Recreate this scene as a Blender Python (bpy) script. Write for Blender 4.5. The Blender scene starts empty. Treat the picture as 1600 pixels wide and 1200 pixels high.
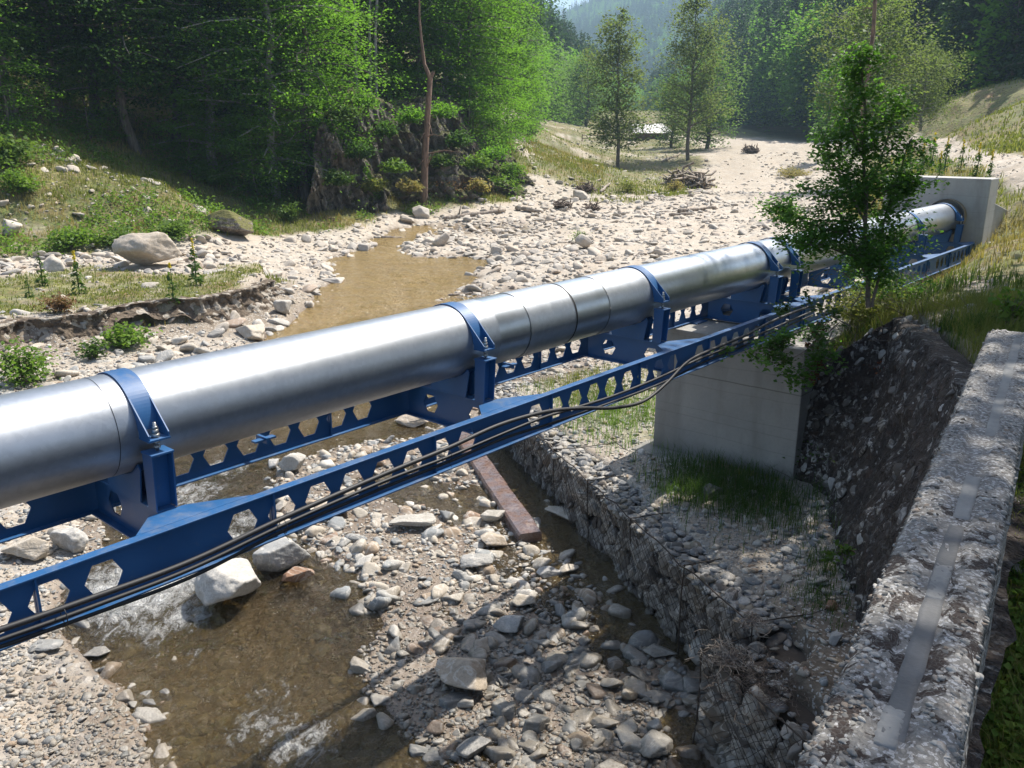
import bpy, math, random
import numpy as np
from mathutils import Vector, Matrix
R = math.radians
scene = bpy.context.scene
col = scene.collection
# ---------------------------------------------------------------- camera
F, CX, CY, CAMZ = 1330.0, 800.0, 600.0, 5.5
PITCH = math.atan(390.0/1330.0)
SP, CP = math.sin(PITCH), math.cos(PITCH)
cam = bpy.data.cameras.new('camera'); camo = bpy.data.objects.new('camera', cam)
col.objects.link(camo)
camo.location = (0, 0, CAMZ); camo.rotation_euler = (R(90)-PITCH, 0, 0)
cam.sensor_width = 36; cam.lens = 36*F/1600; cam.clip_end = 20000; cam.clip_start = 0.05
scene.camera = camo
# ---------------------------------------------------------------- light
SUN_AZ, SUN_EL = 46, 57
scene.view_settings.view_transform = 'Standard'; scene.view_settings.look = 'None'
scene.view_settings.gamma = 1; scene.view_settings.exposure = 0.98
w = bpy.data.worlds.new('World'); scene.world = w; w.use_nodes = True
nt = w.node_tree; nt.nodes.clear()
sk = nt.nodes.new('ShaderNodeTexSky'); sk.sky_type = 'NISHITA'; sk.sun_disc = False
sk.sun_elevation = R(SUN_EL); sk.sun_rotation = R(SUN_AZ); sk.air_density = 1.0; sk.dust_density = 2.5; sk.ozone_density = 1.0
bg = nt.nodes.new('ShaderNodeBackground'); bg.inputs['Strength'].default_value = 0.125
ou = nt.nodes.new('ShaderNodeOutputWorld')
nt.links.new(sk.outputs[0], bg.inputs[0]); nt.links.new(bg.outputs[0], ou.inputs[0])
sl = bpy.data.lights.new('sun', 'SUN'); sl.energy = 5.0; sl.angle = R(0.5); sl.color = (1, .955, .88)
so = bpy.data.objects.new('sun', sl); col.objects.link(so)
sdir = Vector((math.cos(R(SUN_EL))*math.sin(R(SUN_AZ)), math.cos(R(SUN_EL))*math.cos(R(SUN_AZ)), math.sin(R(SUN_EL))))
so.rotation_euler = sdir.to_track_quat('Z', 'Y').to_euler()
so.location = (30, 30, 60)
# ---------------------------------------------------------------- layout helpers
def ray(px, py):
    dx = (px-CX)/F; dn = (py-CY)/F
    return np.array([dx, CP-dn*SP, -(SP+dn*CP)])
def at(px, py, z):
    d = ray(px, py); s = (z-CAMZ)/d[2]
    return np.array([d[0]*s, d[1]*s, z])
def atd(px, py, Y):
    d = ray(px, py); s = Y/d[1]
    return np.array([d[0]*s, Y, CAMZ+d[2]*s])
UAZ = math.atan2(1200, F/CP)
U = np.array([math.sin(UAZ), math.cos(UAZ), 0.0]); N = np.array([math.cos(UAZ), -math.sin(UAZ), 0.0])
P0 = ray(0, 706)*5.0 + np.array([0, 0, CAMZ]); PZ = P0[2]; P0 = np.array([P0[0], P0[1], 0.0])
def PW(t, w_, z): return P0 + t*U + w_*N + np.array([0, 0, z])
def atw(px, py, w_):      # point of a ray on the vertical plane beside the pipe
    d = ray(px, py); c = np.dot(P0, N)+w_
    s = c/np.dot(d, N); return np.array([d[0]*s, d[1]*s, CAMZ+d[2]*s])
# ---------------------------------------------------------------- noise
def _h(i, j, k, s):
    n = (i*374761393 + j*668265263 + k*1274126177 + s*974634521) & 0x7fffffff
    n = ((n ^ (n >> 13))*1274126177) & 0x7fffffff
    n = ((n ^ (n >> 15))*668265263) & 0x7fffffff
    return ((n ^ (n >> 16)) & 0xffff)/65535.0
def noise3(x, y, z, s=0):
    x = np.asarray(x, float); y = np.asarray(y, float); z = np.asarray(z, float)+0*x
    i = np.floor(x).astype(np.int64); j = np.floor(y).astype(np.int64); k = np.floor(z).astype(np.int64)
    u = x-i; v = y-j; q = z-k
    u = u*u*(3-2*u); v = v*v*(3-2*v); q = q*q*(3-2*q)
    r = 0
    for a in (0, 1):
        for b in (0, 1):
            for c in (0, 1):
                r = r + _h(i+a, j+b, k+c, s)*(u if a else 1-u)*(v if b else 1-v)*(q if c else 1-q)
    return r*2-1
def fbm(x, y, z=0., o=4, s=0):
    r = 0; a = 1; t = 0
    for n in range(o):
        r = r + a*noise3(x*2**n+17.3*n, y*2**n+5.1*n, z*2**n, s+n); t += a; a *= .5
    return r/t
def sstep(a, b, x):
    t = np.clip((x-a)/(b-a), 0, 1); return t*t*(3-2*t)
def lerp(a, b, t): return a+(b-a)*t
def sdist(poly, X, Y):    # signed distance, positive inside
    X = np.asarray(X, float); Y = np.asarray(Y, float)
    P = np.asarray(poly)[:, :2]; n = len(P); d = np.full(X.shape, 1e18); ins = np.zeros(X.shape, bool)
    for i in range(n):
        ax, ay = P[i]; bx, by = P[(i+1) % n]; ex, ey = bx-ax, by-ay
        t = np.clip(((X-ax)*ex+(Y-ay)*ey)/(ex*ex+ey*ey+1e-12), 0, 1)
        d = np.minimum(d, (X-ax-t*ex)**2+(Y-ay-t*ey)**2)
        if ay != by:
            c = ((ay > Y) != (by > Y)) & (X < (bx-ax)*(Y-ay)/(by-ay)+ax); ins ^= c
    return np.where(ins, 1, -1)*np.sqrt(d)
class RBF:
    def __init__(s, pts):
        p = np.array(pts, float); s.p = p[:, :2]; n = len(p)
        D = np.sqrt(((s.p[:, None]-s.p[None])**2).sum(-1))
        A = np.zeros((n+3, n+3)); A[:n, :n] = D; A[:n, n] = 1; A[:n, n+1:] = s.p; A[n, :n] = 1; A[n+1:, :n] = s.p.T
        s.w = np.linalg.solve(A, np.concatenate([p[:, 2], [0, 0, 0]]))
    def __call__(s, X, Y):
        n = len(s.p); r = s.w[n]+s.w[n+1]*X+s.w[n+2]*Y
        for i in range(n): r = r+s.w[i]*np.hypot(X-s.p[i, 0], Y-s.p[i, 1])
        return r
# ---------------------------------------------------------------- object helpers
def wloc(o):
    v = np.zeros(3)
    while o is not None: v += np.array(o.location); o = o.parent
    return v
def mk(name, V, Fc, mat, parent=None, smooth=False, attrs=None, local=False):
    V = np.asarray(V, float)
    if parent is not None and not local: V = V-wloc(parent)
    me = bpy.data.meshes.new(name)
    if isinstance(Fc, np.ndarray):
        k = Fc.shape[1]; m = len(Fc)
        me.vertices.add(len(V)); me.vertices.foreach_set('co', V.astype(np.float32).ravel())
        me.loops.add(m*k); me.loops.foreach_set('vertex_index', Fc.astype(np.int32).ravel())
        me.polygons.add(m); me.polygons.foreach_set('loop_start', np.arange(0, m*k, k, dtype=np.int32))
        me.polygons.foreach_set('loop_total', np.full(m, k, dtype=np.int32))
        me.update(calc_edges=True)
    else:
        me.from_pydata([tuple(v) for v in V], [], [tuple(int(i) for i in f) for f in Fc]); me.update()
    if attrs:
        for an, av in attrs.items():
            av = np.asarray(av, np.float32)
            if av.ndim == 1: a = me.attributes.new(an, 'FLOAT', 'POINT'); a.data.foreach_set('value', av)
            else: a = me.attributes.new(an, 'FLOAT_VECTOR', 'POINT'); a.data.foreach_set('vector', av.ravel())
    if smooth: me.polygons.foreach_set('use_smooth', np.ones(len(me.polygons), bool))
    me.validate()
    me.materials.append(mat)
    o = bpy.data.objects.new(name, me); col.objects.link(o)
    if parent is not None: o.parent = parent
    return o
def tag(o, label, cat, group=None, kind=None):
    o['label'] = label; o['category'] = cat
    if group: o['group'] = group
    if kind: o['kind'] = kind
    return o
def structure(o): o['kind'] = 'structure'; return o
def empty(name, loc):
    o = bpy.data.objects.new(name, None); col.objects.link(o); o.location = tuple(loc); o.empty_display_size = .2
    return o
class MB:
    def __init__(s): s.v = []; s.f = []
    def add(s, V, Fc):
        b = len(s.v); s.v += [tuple(v) for v in V]; s.f += [tuple(i+b for i in f) for f in Fc]; return s
    def hexa(s, c):      # 8 corners: 4 bottom, 4 top in order
        return s.add(c, [(3, 2, 1, 0), (4, 5, 6, 7), (0, 1, 5, 4), (1, 2, 6, 5), (2, 3, 7, 6), (3, 0, 4, 7)])
    def pbox(s, t0, t1, w0, w1, z0, z1):
        return s.hexa([PW(t0, w0, z0), PW(t1, w0, z0), PW(t1, w1, z0), PW(t0, w1, z0), PW(t0, w0, z1), PW(t1, w0, z1), PW(t1, w1, z1), PW(t0, w1, z1)])
    def prism(s, pts, d):    # extrude planar polygon by vector d
        n = len(pts); pts = [np.array(p) for p in pts]; d = np.array(d)
        return s.add(pts+[p+d for p in pts], [tuple(range(n))[::-1], tuple(range(n, 2*n))]+[(i, (i+1) % n, (i+1) % n+n, i+n) for i in range(n)])
    def build(s, name, mat, parent=None, smooth=False, bevel=0):
        o = mk(name, s.v, s.f, mat, parent, smooth)
        if bevel:
            m = o.modifiers.new('b', 'BEVEL'); m.width = bevel; m.segments = 2; m.limit_method = 'ANGLE'
        return o
def tube(P, rad, k=8, caps=True):   # tapered tube along points -> V,F(list of quads np)
    P = np.array(P, float); n = len(P); rad = np.broadcast_to(np.asarray(rad, float), (n,))
    T = np.gradient(P, axis=0); T /= np.linalg.norm(T, axis=1)[:, None]+1e-9
    up = np.array([0, 0, 1.]) if abs(T[0][2]) < .9 else np.array([1., 0, 0])
    a = np.linspace(0, 2*np.pi, k, endpoint=False); V = []
    s = np.cross(T[0], up); s /= np.linalg.norm(s)
    for i in range(n):
        s = s-np.dot(s, T[i])*T[i]; s /= np.linalg.norm(s)+1e-9; b = np.cross(T[i], s)
        V.append(P[i]+rad[i]*(np.cos(a)[:, None]*s+np.sin(a)[:, None]*b))
    V = np.concatenate(V); Q = []
    i, j = np.meshgrid(np.arange(n-1), np.arange(k), indexing='ij'); i = i.ravel(); j = j.ravel(); j2 = (j+1) % k
    Q = np.stack([i*k+j, i*k+j2, (i+1)*k+j2, (i+1)*k+j], 1)
    return V, Q
class QB:   # quad builder (numpy)
    def __init__(s): s.V = []; s.Q = []; s.n = 0
    def add(s, V, Q): s.V.append(V); s.Q.append(Q+s.n); s.n += len(V); return s
    def tube(s, P, r, k=6): return s.add(*tube(P, r, k))
    def build(s, name, mat, parent=None, smooth=True, local=False): return mk(name, np.concatenate(s.V), np.concatenate(s.Q), mat, parent, smooth, local=local)
def copy_tree(o, parent=None):
    c = o.copy(); col.objects.link(c)
    if parent is not None: c.parent = parent
    for ch in o.children: copy_tree(ch, c)
    return c
def spline(pts, n):
    P = np.array(pts, float); m = len(P); s = np.linspace(0, m-1, n); out = []
    for x in s:
        i = min(int(x), m-2); t = x-i
        p0 = P[max(i-1, 0)]; p1 = P[i]; p2 = P[i+1]; p3 = P[min(i+2, m-1)]
        out.append(.5*((2*p1)+(-p0+p2)*t+(2*p0-5*p1+4*p2-p3)*t*t+(-p0+3*p1-3*p2+p3)*t**3))
    return np.array(out)
# ---------------------------------------------------------------- materials
class NT:
    def __init__(s, name):
        s.m = bpy.data.materials.new(name); s.m.use_nodes = True; s.t = s.m.node_tree; s.t.nodes.clear()
        s.out = s.t.nodes.new('ShaderNodeOutputMaterial'); s._co = None
    def n(s, typ, ins=None, **kw):
        nd = s.t.nodes.new(typ)
        for k, v in kw.items(): setattr(nd, k, v)
        if ins:
            for k, v in ins.items(): s.set(nd.inputs[k], v)
        return nd
    def set(s, sock, v):
        if isinstance(v, bpy.types.NodeSocket): s.t.links.new(v, sock)
        elif isinstance(v, bpy.types.Node): s.t.links.new(v.outputs[0], sock)
        elif sock.type == 'RGBA' and isinstance(v, (tuple, list)) and len(v) == 3: sock.default_value = (*v, 1)
        else: sock.default_value = v
    def co(s, obj=False):
        if obj: return s.n('ShaderNodeTexCoord').outputs['Object']
        if s._co is None: s._co = s.n('ShaderNodeNewGeometry').outputs['Position']
        return s._co
    def noise(s, scale, detail=4, rough=.55, co=None, dist=0):
        return s.n('ShaderNodeTexNoise', {'Vector': co or s.co(), 'Scale': scale, 'Detail': detail, 'Roughness': rough, 'Distortion': dist}).outputs['Fac']
    def voro(s, scale, co=None, feature='F1', rnd=1):
        return s.n('ShaderNodeTexVoronoi', {'Vector': co or s.co(), 'Scale': scale, 'Randomness': rnd}, feature=feature)
    def ramp(s, fac, stops, interp='LINEAR'):
        r = s.n('ShaderNodeValToRGB', {'Fac': fac}); r.color_ramp.interpolation = interp; e = r.color_ramp.elements
        while len(e) < len(stops): e.new(.5)
        for el, (p, c) in zip(e, stops):
            el.position = p; el.color = (c, c, c, 1) if isinstance(c, (int, float)) else (*c, 1)
        return r.outputs[0]
    def mix(s, f, a, b, mode='MIX'):
        m = s.n('ShaderNodeMix', data_type='RGBA', blend_type=mode); s.set(m.inputs[0], f); s.set(m.inputs[6], a); s.set(m.inputs[7], b); return m.outputs[2]
    def math(s, op, a, b=0., c=None, clamp=False):
        m = s.n('ShaderNodeMath', operation=op); m.use_clamp = clamp; s.set(m.inputs[0], a); s.set(m.inputs[1], b)
        if c is not None: s.set(m.inputs[2], c)
        return m.outputs[0]
    def attr(s, name): return s.n('ShaderNodeAttribute', attribute_name=name)
    def bump(s, h, strength=.5, dist=.02, normal=None):
        b = s.n('ShaderNodeBump', {'Height': h, 'Strength': strength, 'Distance': dist})
        if normal: s.set(b.inputs['Normal'], normal)
        return b.outputs[0]
    def pbr(s, colr, rough=.8, metal=0., normal=None, spec=.5, **kw):
        p = s.n('ShaderNodeBsdfPrincipled', {'Base Color': colr, 'Roughness': rough, 'Metallic': metal, 'Specular IOR Level': spec})
        if normal is not None: s.set(p.inputs['Normal'], normal)
        for k, v in kw.items(): s.set(p.inputs[k.replace('_', ' ')], v)
        return p
    def end(s, sh): s.t.links.new(sh.outputs[0] if isinstance(sh, bpy.types.Node) else sh, s.out.inputs[0]); return s.m
    def vec(s, v, scl): return s.n('ShaderNodeVectorMath', {0: v, 1: scl}, operation='MULTIPLY').outputs[0]

def leaf_mat(name, c1, c2, c3=None, tr=.45, rough=.6, scale=.6, bright=1.0, spec=.15):
    g = NT(name); n1 = g.noise(scale, 3); n2 = g.noise(9, 2)
    rnd = g.attr('rnd').outputs['Fac']
    cc = g.mix(g.ramp(n1, [(.35, 0.), (.65, 1.)]), c1, c2)
    if c3: cc = g.mix(g.ramp(rnd, [(.55, 0.), (1., .9)]), cc, c3)
    cc = g.mix(g.math('MULTIPLY', n2, .5), cc, (c1[0]*.4, c1[1]*.45, c1[2]*.5))
    p = g.pbr(cc, rough, spec=spec)
    t = g.n('ShaderNodeBsdfTranslucent', {'Color': g.mix(.5, cc, (c2[0]*1.9, c2[1]*2.0, c2[2]*.9))})
    return g.end(g.n('ShaderNodeMixShader', {0: tr, 1: p.outputs[0], 2: t.outputs[0]}))
def bark_mat(name, c1, c2, scale=8):
    g = NT(name); co = g.vec(g.co(True), (1, 1, .25)); n1 = g.noise(scale, 6, .6, co)
    return g.end(g.pbr(g.mix(g.ramp(n1, [(.35, 0.), (.7, 1.)]), c1, c2), .9, normal=g.bump(n1, .8, .03)))
def rock_nodes(g, rnd, co, ramp_stops, sc=1.):
    base = g.ramp(rnd, ramp_stops, 'CONSTANT')
    n1 = g.noise(7*sc, 6, .65, co); n2 = g.noise(45*sc, 4, .7, co); v = g.noise(2.2*sc, 3, .5, co, 2.5)
    c = g.mix(g.ramp(n1, [(.3, 0.), (.7, .55)]), base, (.62, .58, .52), 'MULTIPLY')
    c = g.mix(g.ramp(v, [(.5, 0.), (.56, .5), (.6, 0.)]), c, (.62, .57, .5))
    c = g.mix(g.ramp(n2, [(.45, 0.), (.75, .5)]), c, (.12, .11, .1))
    h = g.math('ADD', g.math('MULTIPLY', n1, 1.), g.math('MULTIPLY', n2, .35))
    return c, h
ROCKS = [(0, (.40, .36, .30)), (.2, (.33, .325, .305)), (.36, (.26, .27, .27)), (.48, (.44, .39, .32)), (.62, (.19, .195, .195)), (.70, (.36, .32, .27)), (.80, (.34, .26, .185)), (.88, (.30, .21, .15)), (.93, (.52, .49, .44))]
def rock_mat(name, stops=ROCKS, use_attr=False, sc=1., dark=1.):
    g = NT(name)
    if use_attr: rnd = g.attr('rnd').outputs['Fac']; co = g.co()
    else: rnd = g.n('ShaderNodeObjectInfo').outputs['Random']; co = g.co()
    c, h = rock_nodes(g, rnd, co, stops, sc)
    # stones lying in wet ground are dark near the water line
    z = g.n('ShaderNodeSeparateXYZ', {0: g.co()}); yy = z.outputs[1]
    wl = g.n('ShaderNodeMapRange', {'Value': yy, 'From Min': 6., 'From Max': 40., 'To Min': 0.02, 'To Max': .5}).outputs[0]
    wet = g.n('ShaderNodeMapRange', {'Value': g.math('ADD', g.math('SUBTRACT', z.outputs[2], wl), g.math('MULTIPLY', g.noise(6, 2), .08)), 'From Min': .0, 'From Max': .07, 'To Min': 1., 'To Max': 0.}).outputs[0]
    c = g.mix(g.math('MULTIPLY', wet, .5), c, (.07, .055, .035))
    far_pale = g.n('ShaderNodeMapRange', {'Value': yy, 'From Min': 15., 'From Max': 36., 'To Min': 0., 'To Max': .62}).outputs[0]  # stones blend towards a pale tan with distance up the valley
    c = g.mix(g.math('MULTIPLY', far_pale, g.math('SUBTRACT', 1., wet)), c, (.45, .39, .32))
    ro = g.math('SUBTRACT', .88, g.math('MULTIPLY', wet, .5))
    return g.end(g.pbr(c, ro, normal=g.bump(h, .8, .02), spec=.4))
M = {}
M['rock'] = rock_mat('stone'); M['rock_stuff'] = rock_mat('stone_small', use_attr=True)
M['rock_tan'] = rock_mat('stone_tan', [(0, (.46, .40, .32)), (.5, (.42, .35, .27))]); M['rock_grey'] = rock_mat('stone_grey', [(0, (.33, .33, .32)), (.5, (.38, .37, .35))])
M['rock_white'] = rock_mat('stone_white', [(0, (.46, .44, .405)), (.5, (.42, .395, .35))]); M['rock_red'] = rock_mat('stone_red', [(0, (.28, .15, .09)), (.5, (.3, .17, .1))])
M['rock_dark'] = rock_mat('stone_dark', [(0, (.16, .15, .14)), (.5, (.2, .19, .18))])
# paint
def paint(name, c, c2, rough=.35):
    g = NT(name); n = g.noise(3, 4); n2 = g.noise(60, 2); n3 = g.noise(14, 6, .7)
    cc = g.mix(g.ramp(n, [(.4, 0.), (.75, 1.)]), c, c2); cc = g.mix(g.ramp(n3, [(.58, 0.), (.74, .25)]), cc, (.12, .15, .18)); ch = g.noise(38, 5, .8)
    cc = g.mix(g.ramp(ch, [(.70, 0.), (.73, .8)]), cc, (.10, .05, .03)); nzp = g.n('ShaderNodeSeparateXYZ', {0: g.n('ShaderNodeNewGeometry').outputs['Normal']}).outputs[2]
    cc = g.mix(g.math('MULTIPLY', g.ramp(nzp, [(.6, 0.), (.95, 1.)]), g.ramp(g.noise(7, 6, .75), [(.45, 0.), (.7, .3)])), cc, (.26, .24, .20))
    return g.end(g.pbr(cc, g.math('ADD', rough, g.math('MULTIPLY', n, .25)), normal=g.bump(n2, .06, .003), spec=.5))
M['blue'] = paint('blue_paint', (.013, .080, .21), (.018, .098, .25))
def galv(name, c, rough, band):
    g = NT(name); co = g.co()
    along = g.n('ShaderNodeVectorMath', {0: co, 1: (U[0], U[1], 0)}, operation='DOT_PRODUCT').outputs['Value']
    n = g.noise(2.2, 5, .6); v = g.voro(28); n3 = g.noise(1.5, 2, .5, g.n('ShaderNodeCombineXYZ', {0: g.math('MULTIPLY', along, band)}).outputs[0])
    sc = g.noise(30, 3, .8, g.vec(co, (1, 1, .15)))
    cc = g.mix(g.ramp(n, [(.35, 0.), (.7, 1.)]), c, (c[0]*.8, c[1]*.81, c[2]*.84))
    cc = g.mix(g.math('MULTIPLY', g.n('ShaderNodeSeparateColor', {0: v.outputs['Color']}).outputs[0], .10), cc, (.8, .83, .86))
    cc = g.mix(g.ramp(sc, [(.7, 0.), (.78, .45)]), cc, (.75, .76, .78))
    cc = g.mix(g.ramp(g.noise(4, 5, .7), [(.60, 0.), (.75, .3)]), cc, (.33, .30, .26))
    ro = g.math('ADD', g.math('ADD', rough-.08, g.math('MULTIPLY', n, .10)), g.math('MULTIPLY', n3, .10))
    h = g.math('ADD', g.math('MULTIPLY', n3, 1.), g.math('MULTIPLY', g.noise(5, 2), .15))
    return g.end(g.pbr(cc, ro, .92, normal=g.bump(h, .10, .01)))
M['galv'] = galv('galvanised_sheet', (.41, .43, .455), .42, 6); M['galv2'] = galv('shiny_sheet', (.48, .51, .54), .31, 2.5)
def simple(name, c, rough=.7, metal=0, var=.35, sc=6, bmp=.3, bd=.01):
    g = NT(name); n = g.noise(sc, 6, .6)
    return g.end(g.pbr(g.mix(n, c, tuple(x*(1-var) for x in c)), rough, metal, normal=g.bump(n, bmp, bd)))
M['bolt'] = simple('zinc_bolt', (.5, .49, .46), .35, .9); M['rubber'] = simple('black_cable', (.014, .014, .016), .6, 0, .3, 3, .1)
M['wire'] = simple('rusty_wire', (.06, .045, .035), .7, .3); M['wood'] = bark_mat('driftwood', (.16, .12, .09), (.38, .33, .27)); M['bark'] = bark_mat('bark', (.06, .05, .04), (.19, .16, .13))
M['bark_red'] = bark_mat('bark_reddish', (.08, .05, .035), (.24, .15, .10)); M['bark_pale'] = bark_mat('bark_pale', (.14, .13, .11), (.36, .34, .30))
M['twig'] = bark_mat('twig', (.07, .05, .04), (.22, .17, .13)); M['roof'] = simple('tin_roof', (.5, .49, .47), .5, .1); M['planks'] = simple('old_planks', (.17, .11, .07), .9)
def concrete(name, c1, c2, stain=(.1, .09, .07), pits=True):
    g = NT(name); co = g.co(); n = g.noise(1.3, 5, .6); n2 = g.noise(22, 5, .7); st = g.noise(2.4, 4, .6, g.vec(co, (1, 1, .25)))
    c = g.mix(g.ramp(n, [(.3, 0.), (.7, 1.)]), c1, c2); c = g.mix(g.ramp(st, [(.5, 0.), (.75, .45)]), c, stain)
    c = g.mix(g.ramp(n2, [(.5, 0.), (.8, .3)]), c, (c1[0]*.5, c1[1]*.5, c1[2]*.5))
    wv = g.n('ShaderNodeTexWave', {'Vector': co, 'Scale': .9, 'Distortion': 1., 'Detail': 2}, bands_direction='Z', wave_profile='SAW').outputs['Fac']
    c = g.mix(g.ramp(wv, [(.0, .3), (.04, 0.)]), c, stain)
    zz = g.n('ShaderNodeSeparateXYZ', {0: g.n('ShaderNodeNewGeometry').outputs['Position']}).outputs[2]
    for zl in (2.24, 1.62):
        ln = g.ramp(g.math('ABSOLUTE', g.math('SUBTRACT', g.math('ADD', zz, g.math('MULTIPLY', g.noise(2, 2), .02)), zl+.01)), [(0, .8 if zl > 2 else .25), (.012, 0.)]); c = g.mix(ln, c, stain)
    low = g.ramp(g.math('SUBTRACT', g.math('ADD', zz, g.math('MULTIPLY', g.noise(3, 4), .35)), 1.1), [(0., .6), (.35, 0.)]); c = g.mix(low, c, (.12, .11, .085))
    v = g.voro(30).outputs['Distance']
    return g.end(g.pbr(c, .85, normal=g.bump(g.math('ADD', n2, g.ramp(v, [(0., 0.), (.12, 1.)])), .35, .012)))
M['conc'] = concrete('concrete', (.34, .32, .285), (.27, .255, .23)); M['conc_light'] = concrete('pale_concrete', (.42, .41, .385), (.34, .33, .31))
# ================================================================ TERRAIN
def wz(Y): return np.interp(Y, [0, 8.2, 9.6, 12, 18, 30, 45, 60, 80, 100, 150], [-.14, -.1, .04, .16, .25, .38, .6, .95, 1.4, 1.85, 3.6])
def atw_(px, py):
    z = 0.
    for _ in range(12): p = at(px, py, z); z = .5*z+.5*float(wz(p[1]))
    return p
def poly_w(pts): return np.array([atw_(*p) for p in pts])
MAIN = poly_w([(655, 352), (600, 362), (560, 392), (500, 408), (520, 440), (490, 462), (450, 497), (415, 530), (300, 600), (190, 700), (150, 790), (165, 850), (125, 905), (95, 960), (110, 1010), (170, 1060), (225, 1115), (240, 1200), (250, 1500), (900, 1500), (740, 1200), (630, 1130), (560, 1050), (610, 975), (560, 905), (520, 870), (470, 850), (420, 800), (440, 735), (530, 700), (650, 690), (720, 640), (740, 560), (690, 490), (705, 458), (750, 425), (790, 408), (720, 402), (650, 400), (620, 388), (670, 368), (690, 352)])
SIDE = poly_w([(735, 700), (800, 690), (890, 790), (960, 860), (1040, 945), (1095, 1000), (1085, 1050), (1000, 985), (900, 900), (860, 860), (835, 840)])
P2A = poly_w([(560, 750), (640, 725), (700, 760), (700, 790), (640, 800)]); P2B = poly_w([(690, 770), (760, 760), (770, 800), (700, 830)])
P2C = poly_w([(905, 930), (955, 925), (1000, 990), (990, 1060), (930, 1040)]); P2D = poly_w([(1020, 1100), (1090, 1110), (1180, 1200), (1180, 1500), (1040, 1400), (1040, 1180)])
BENCH = np.array([(at(742, 592, 1.0)+at(748, 600, 1.0))/2, at(936, 756, 1.0), at(1135, 941, 1.0), [2.38, 6.95, 0], [1.86, 6.80, 0], [2.35, 5.6, 0], [3., 3.5, 0], [3.3, 0, 0], [12, 0, 0], [12, 18, 0], [4.6, 17.5, 0], [2.2, 17.2, 0]])
BENCH[0] = at(752, 602, 1.0)
TERR = np.array([at(-500, 560, 1.3), at(-60, 520, 1.3), at(20, 500, 1.3), at(101, 492, 1.3), at(169, 482, 1.3), at(216, 475, 1.3), at(304, 465, 1.3), at(388, 453, 1.25), at(425, 438, 1.2), at(400, 415, 1.2), at(300, 400, 1.2), at(100, 385, 1.3), at(-600, 385, 1.3)])
RBANK = np.array([[-2.8, -4, 0], [.95, 2.3, 0], [2.75, 5.15, 0], [4.3, 7.9, 0], [4.85, 9.6, 0], [5.0, 10.75, 0], [4.45, 10.85, 0], [3.9, 10.85, 0], [3.75, 11.4, 0], [4.1, 12.8, 0], [6.0, 14.6, 0], [8.2, 18, 0], [9.8, 22, 0], [12, 30, 0], [16, 42, 0], [24, 60, 0], [36, 90, 0], [60, 140, 0], [500, 500, 0], [500, -4, 0]])
base_pts = []
for y in (1, 5, 8, 11, 15, 20, 30, 45): 
    for x in (-6+.02*y, -2+.02*y, 1.5): base_pts.append((x, y, float(wz(y))+.02))
def addp(L, px, py, z): p = at(px, py, z); L.append((p[0], p[1], z))
def addd(L, px, py, Y): p = atd(px, py, Y); L.append((p[0], Y, p[2]))
for a in [(50, 1100, .18), (0, 1000, .2), (-400, 1000, .35), (-300, 700, .6), (200, 560, .5), (50, 620, .5), (-300, 600, .6), (350, 510, .45), (430, 470, .5), (480, 432, .55), (450, 400, .7), (0, 420, 1.2), (-500, 420, 1.4), (200, 400, 1.15), (350, 395, 1.0), (0, 360, 2.), (-500, 350, 2.6), (0, 320, 2.9), (150, 300, 3.2), (300, 332, 1.9), (440, 332, 1.6), (250, 284, 3.5), (380, 290, 2.8), (500, 300, 2.3), (530, 345, 1.2), (420, 372, .9), (560, 335, 1.3), (650, 332, 1.1), (740, 328, 1.2), (810, 305, 1.5),
          (1100, 350, 1.2), (900, 400, .85), (800, 430, .6), (1000, 300, 1.5), (1180, 300, 1.9), (850, 262, 1.85), (965, 260, 1.9), (1075, 247, 2.6), (1000, 430, .75), (1120, 400, .9), (1150, 430, .9), (900, 350, 1.0), (760, 370, .8)]: addp(base_pts, *a)
for a in [(1020, 217, 150), (900, 223, 150), (1180, 221, 140), (830, 232, 135), (1250, 225, 120), (560, 170, 58), (690, 190, 64), (770, 215, 74), (100, 120, 52), (-100, 80, 48), (300, 160, 58), (0, 215, 38), (-300, 190, 35), (0, -200, 85), (400, -100, 90), (700, 60, 110), (810, 195, 120)]: addd(base_pts, *a)
base_pts += [(-60, 30, 9), (-90, 60, 30), (0, 220, 6.5), (60, 220, 8), (-40, 200, 28), (150, 300, 20), (-150, 300, 60), (0, 400, 9), (60, 400, 12), (14, 8, .9), (14, 16, 1.), (0, -4, 0), (-8, -4, .3)]
rb_pts = [(3.9, 11., 2.5), (4.5, 11.3, 2.72), (3.8, 12., 2.45), (3.6, 5, 3.55), (6, 5, 3.6), (2.2, 0, 3.5), (8, 0, 3.8), (4.8, 8, 3.35), (8, 9, 3.7), (14, 8, 4.6), (14, 18, 4.3), (2, -4, 3.5), (25, 8, 7), (5.3, 11.0, 3.2), (5.2, 12, 2.95), (6.8, 11.5, 3.35)]
for a in [(1500, 450, 3.3), (1600, 480, 3.5), (1560, 380, 3.45), (1525, 388, 3.15), (1350, 470, 2.95), (1420, 440, 2.95), (1590, 312, 4.0), (1600, 250, 4.65), (1540, 236, 4.65), (1450, 240, 4.35), (1500, 222, 4.9), (1390, 262, 3.6), (1300, 255, 3.3), (1250, 232, 4.0)]: addp(rb_pts, *a)
for a in [(1500, 152, 78), (1600, 146, 72), (1420, 168, 88), (1340, 190, 100), (1250, 207, 120), (1600, 205, 52), (1450, 212, 60), (1700, 120, 60)]: addd(rb_pts, *a)
rb_pts += [(150, 300, 20), (60, 200, 8), (120, 200, 22), (100, 120, 22), (60, 60, 12)]
fb, fr = RBF(base_pts), RBF(rb_pts)
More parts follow.
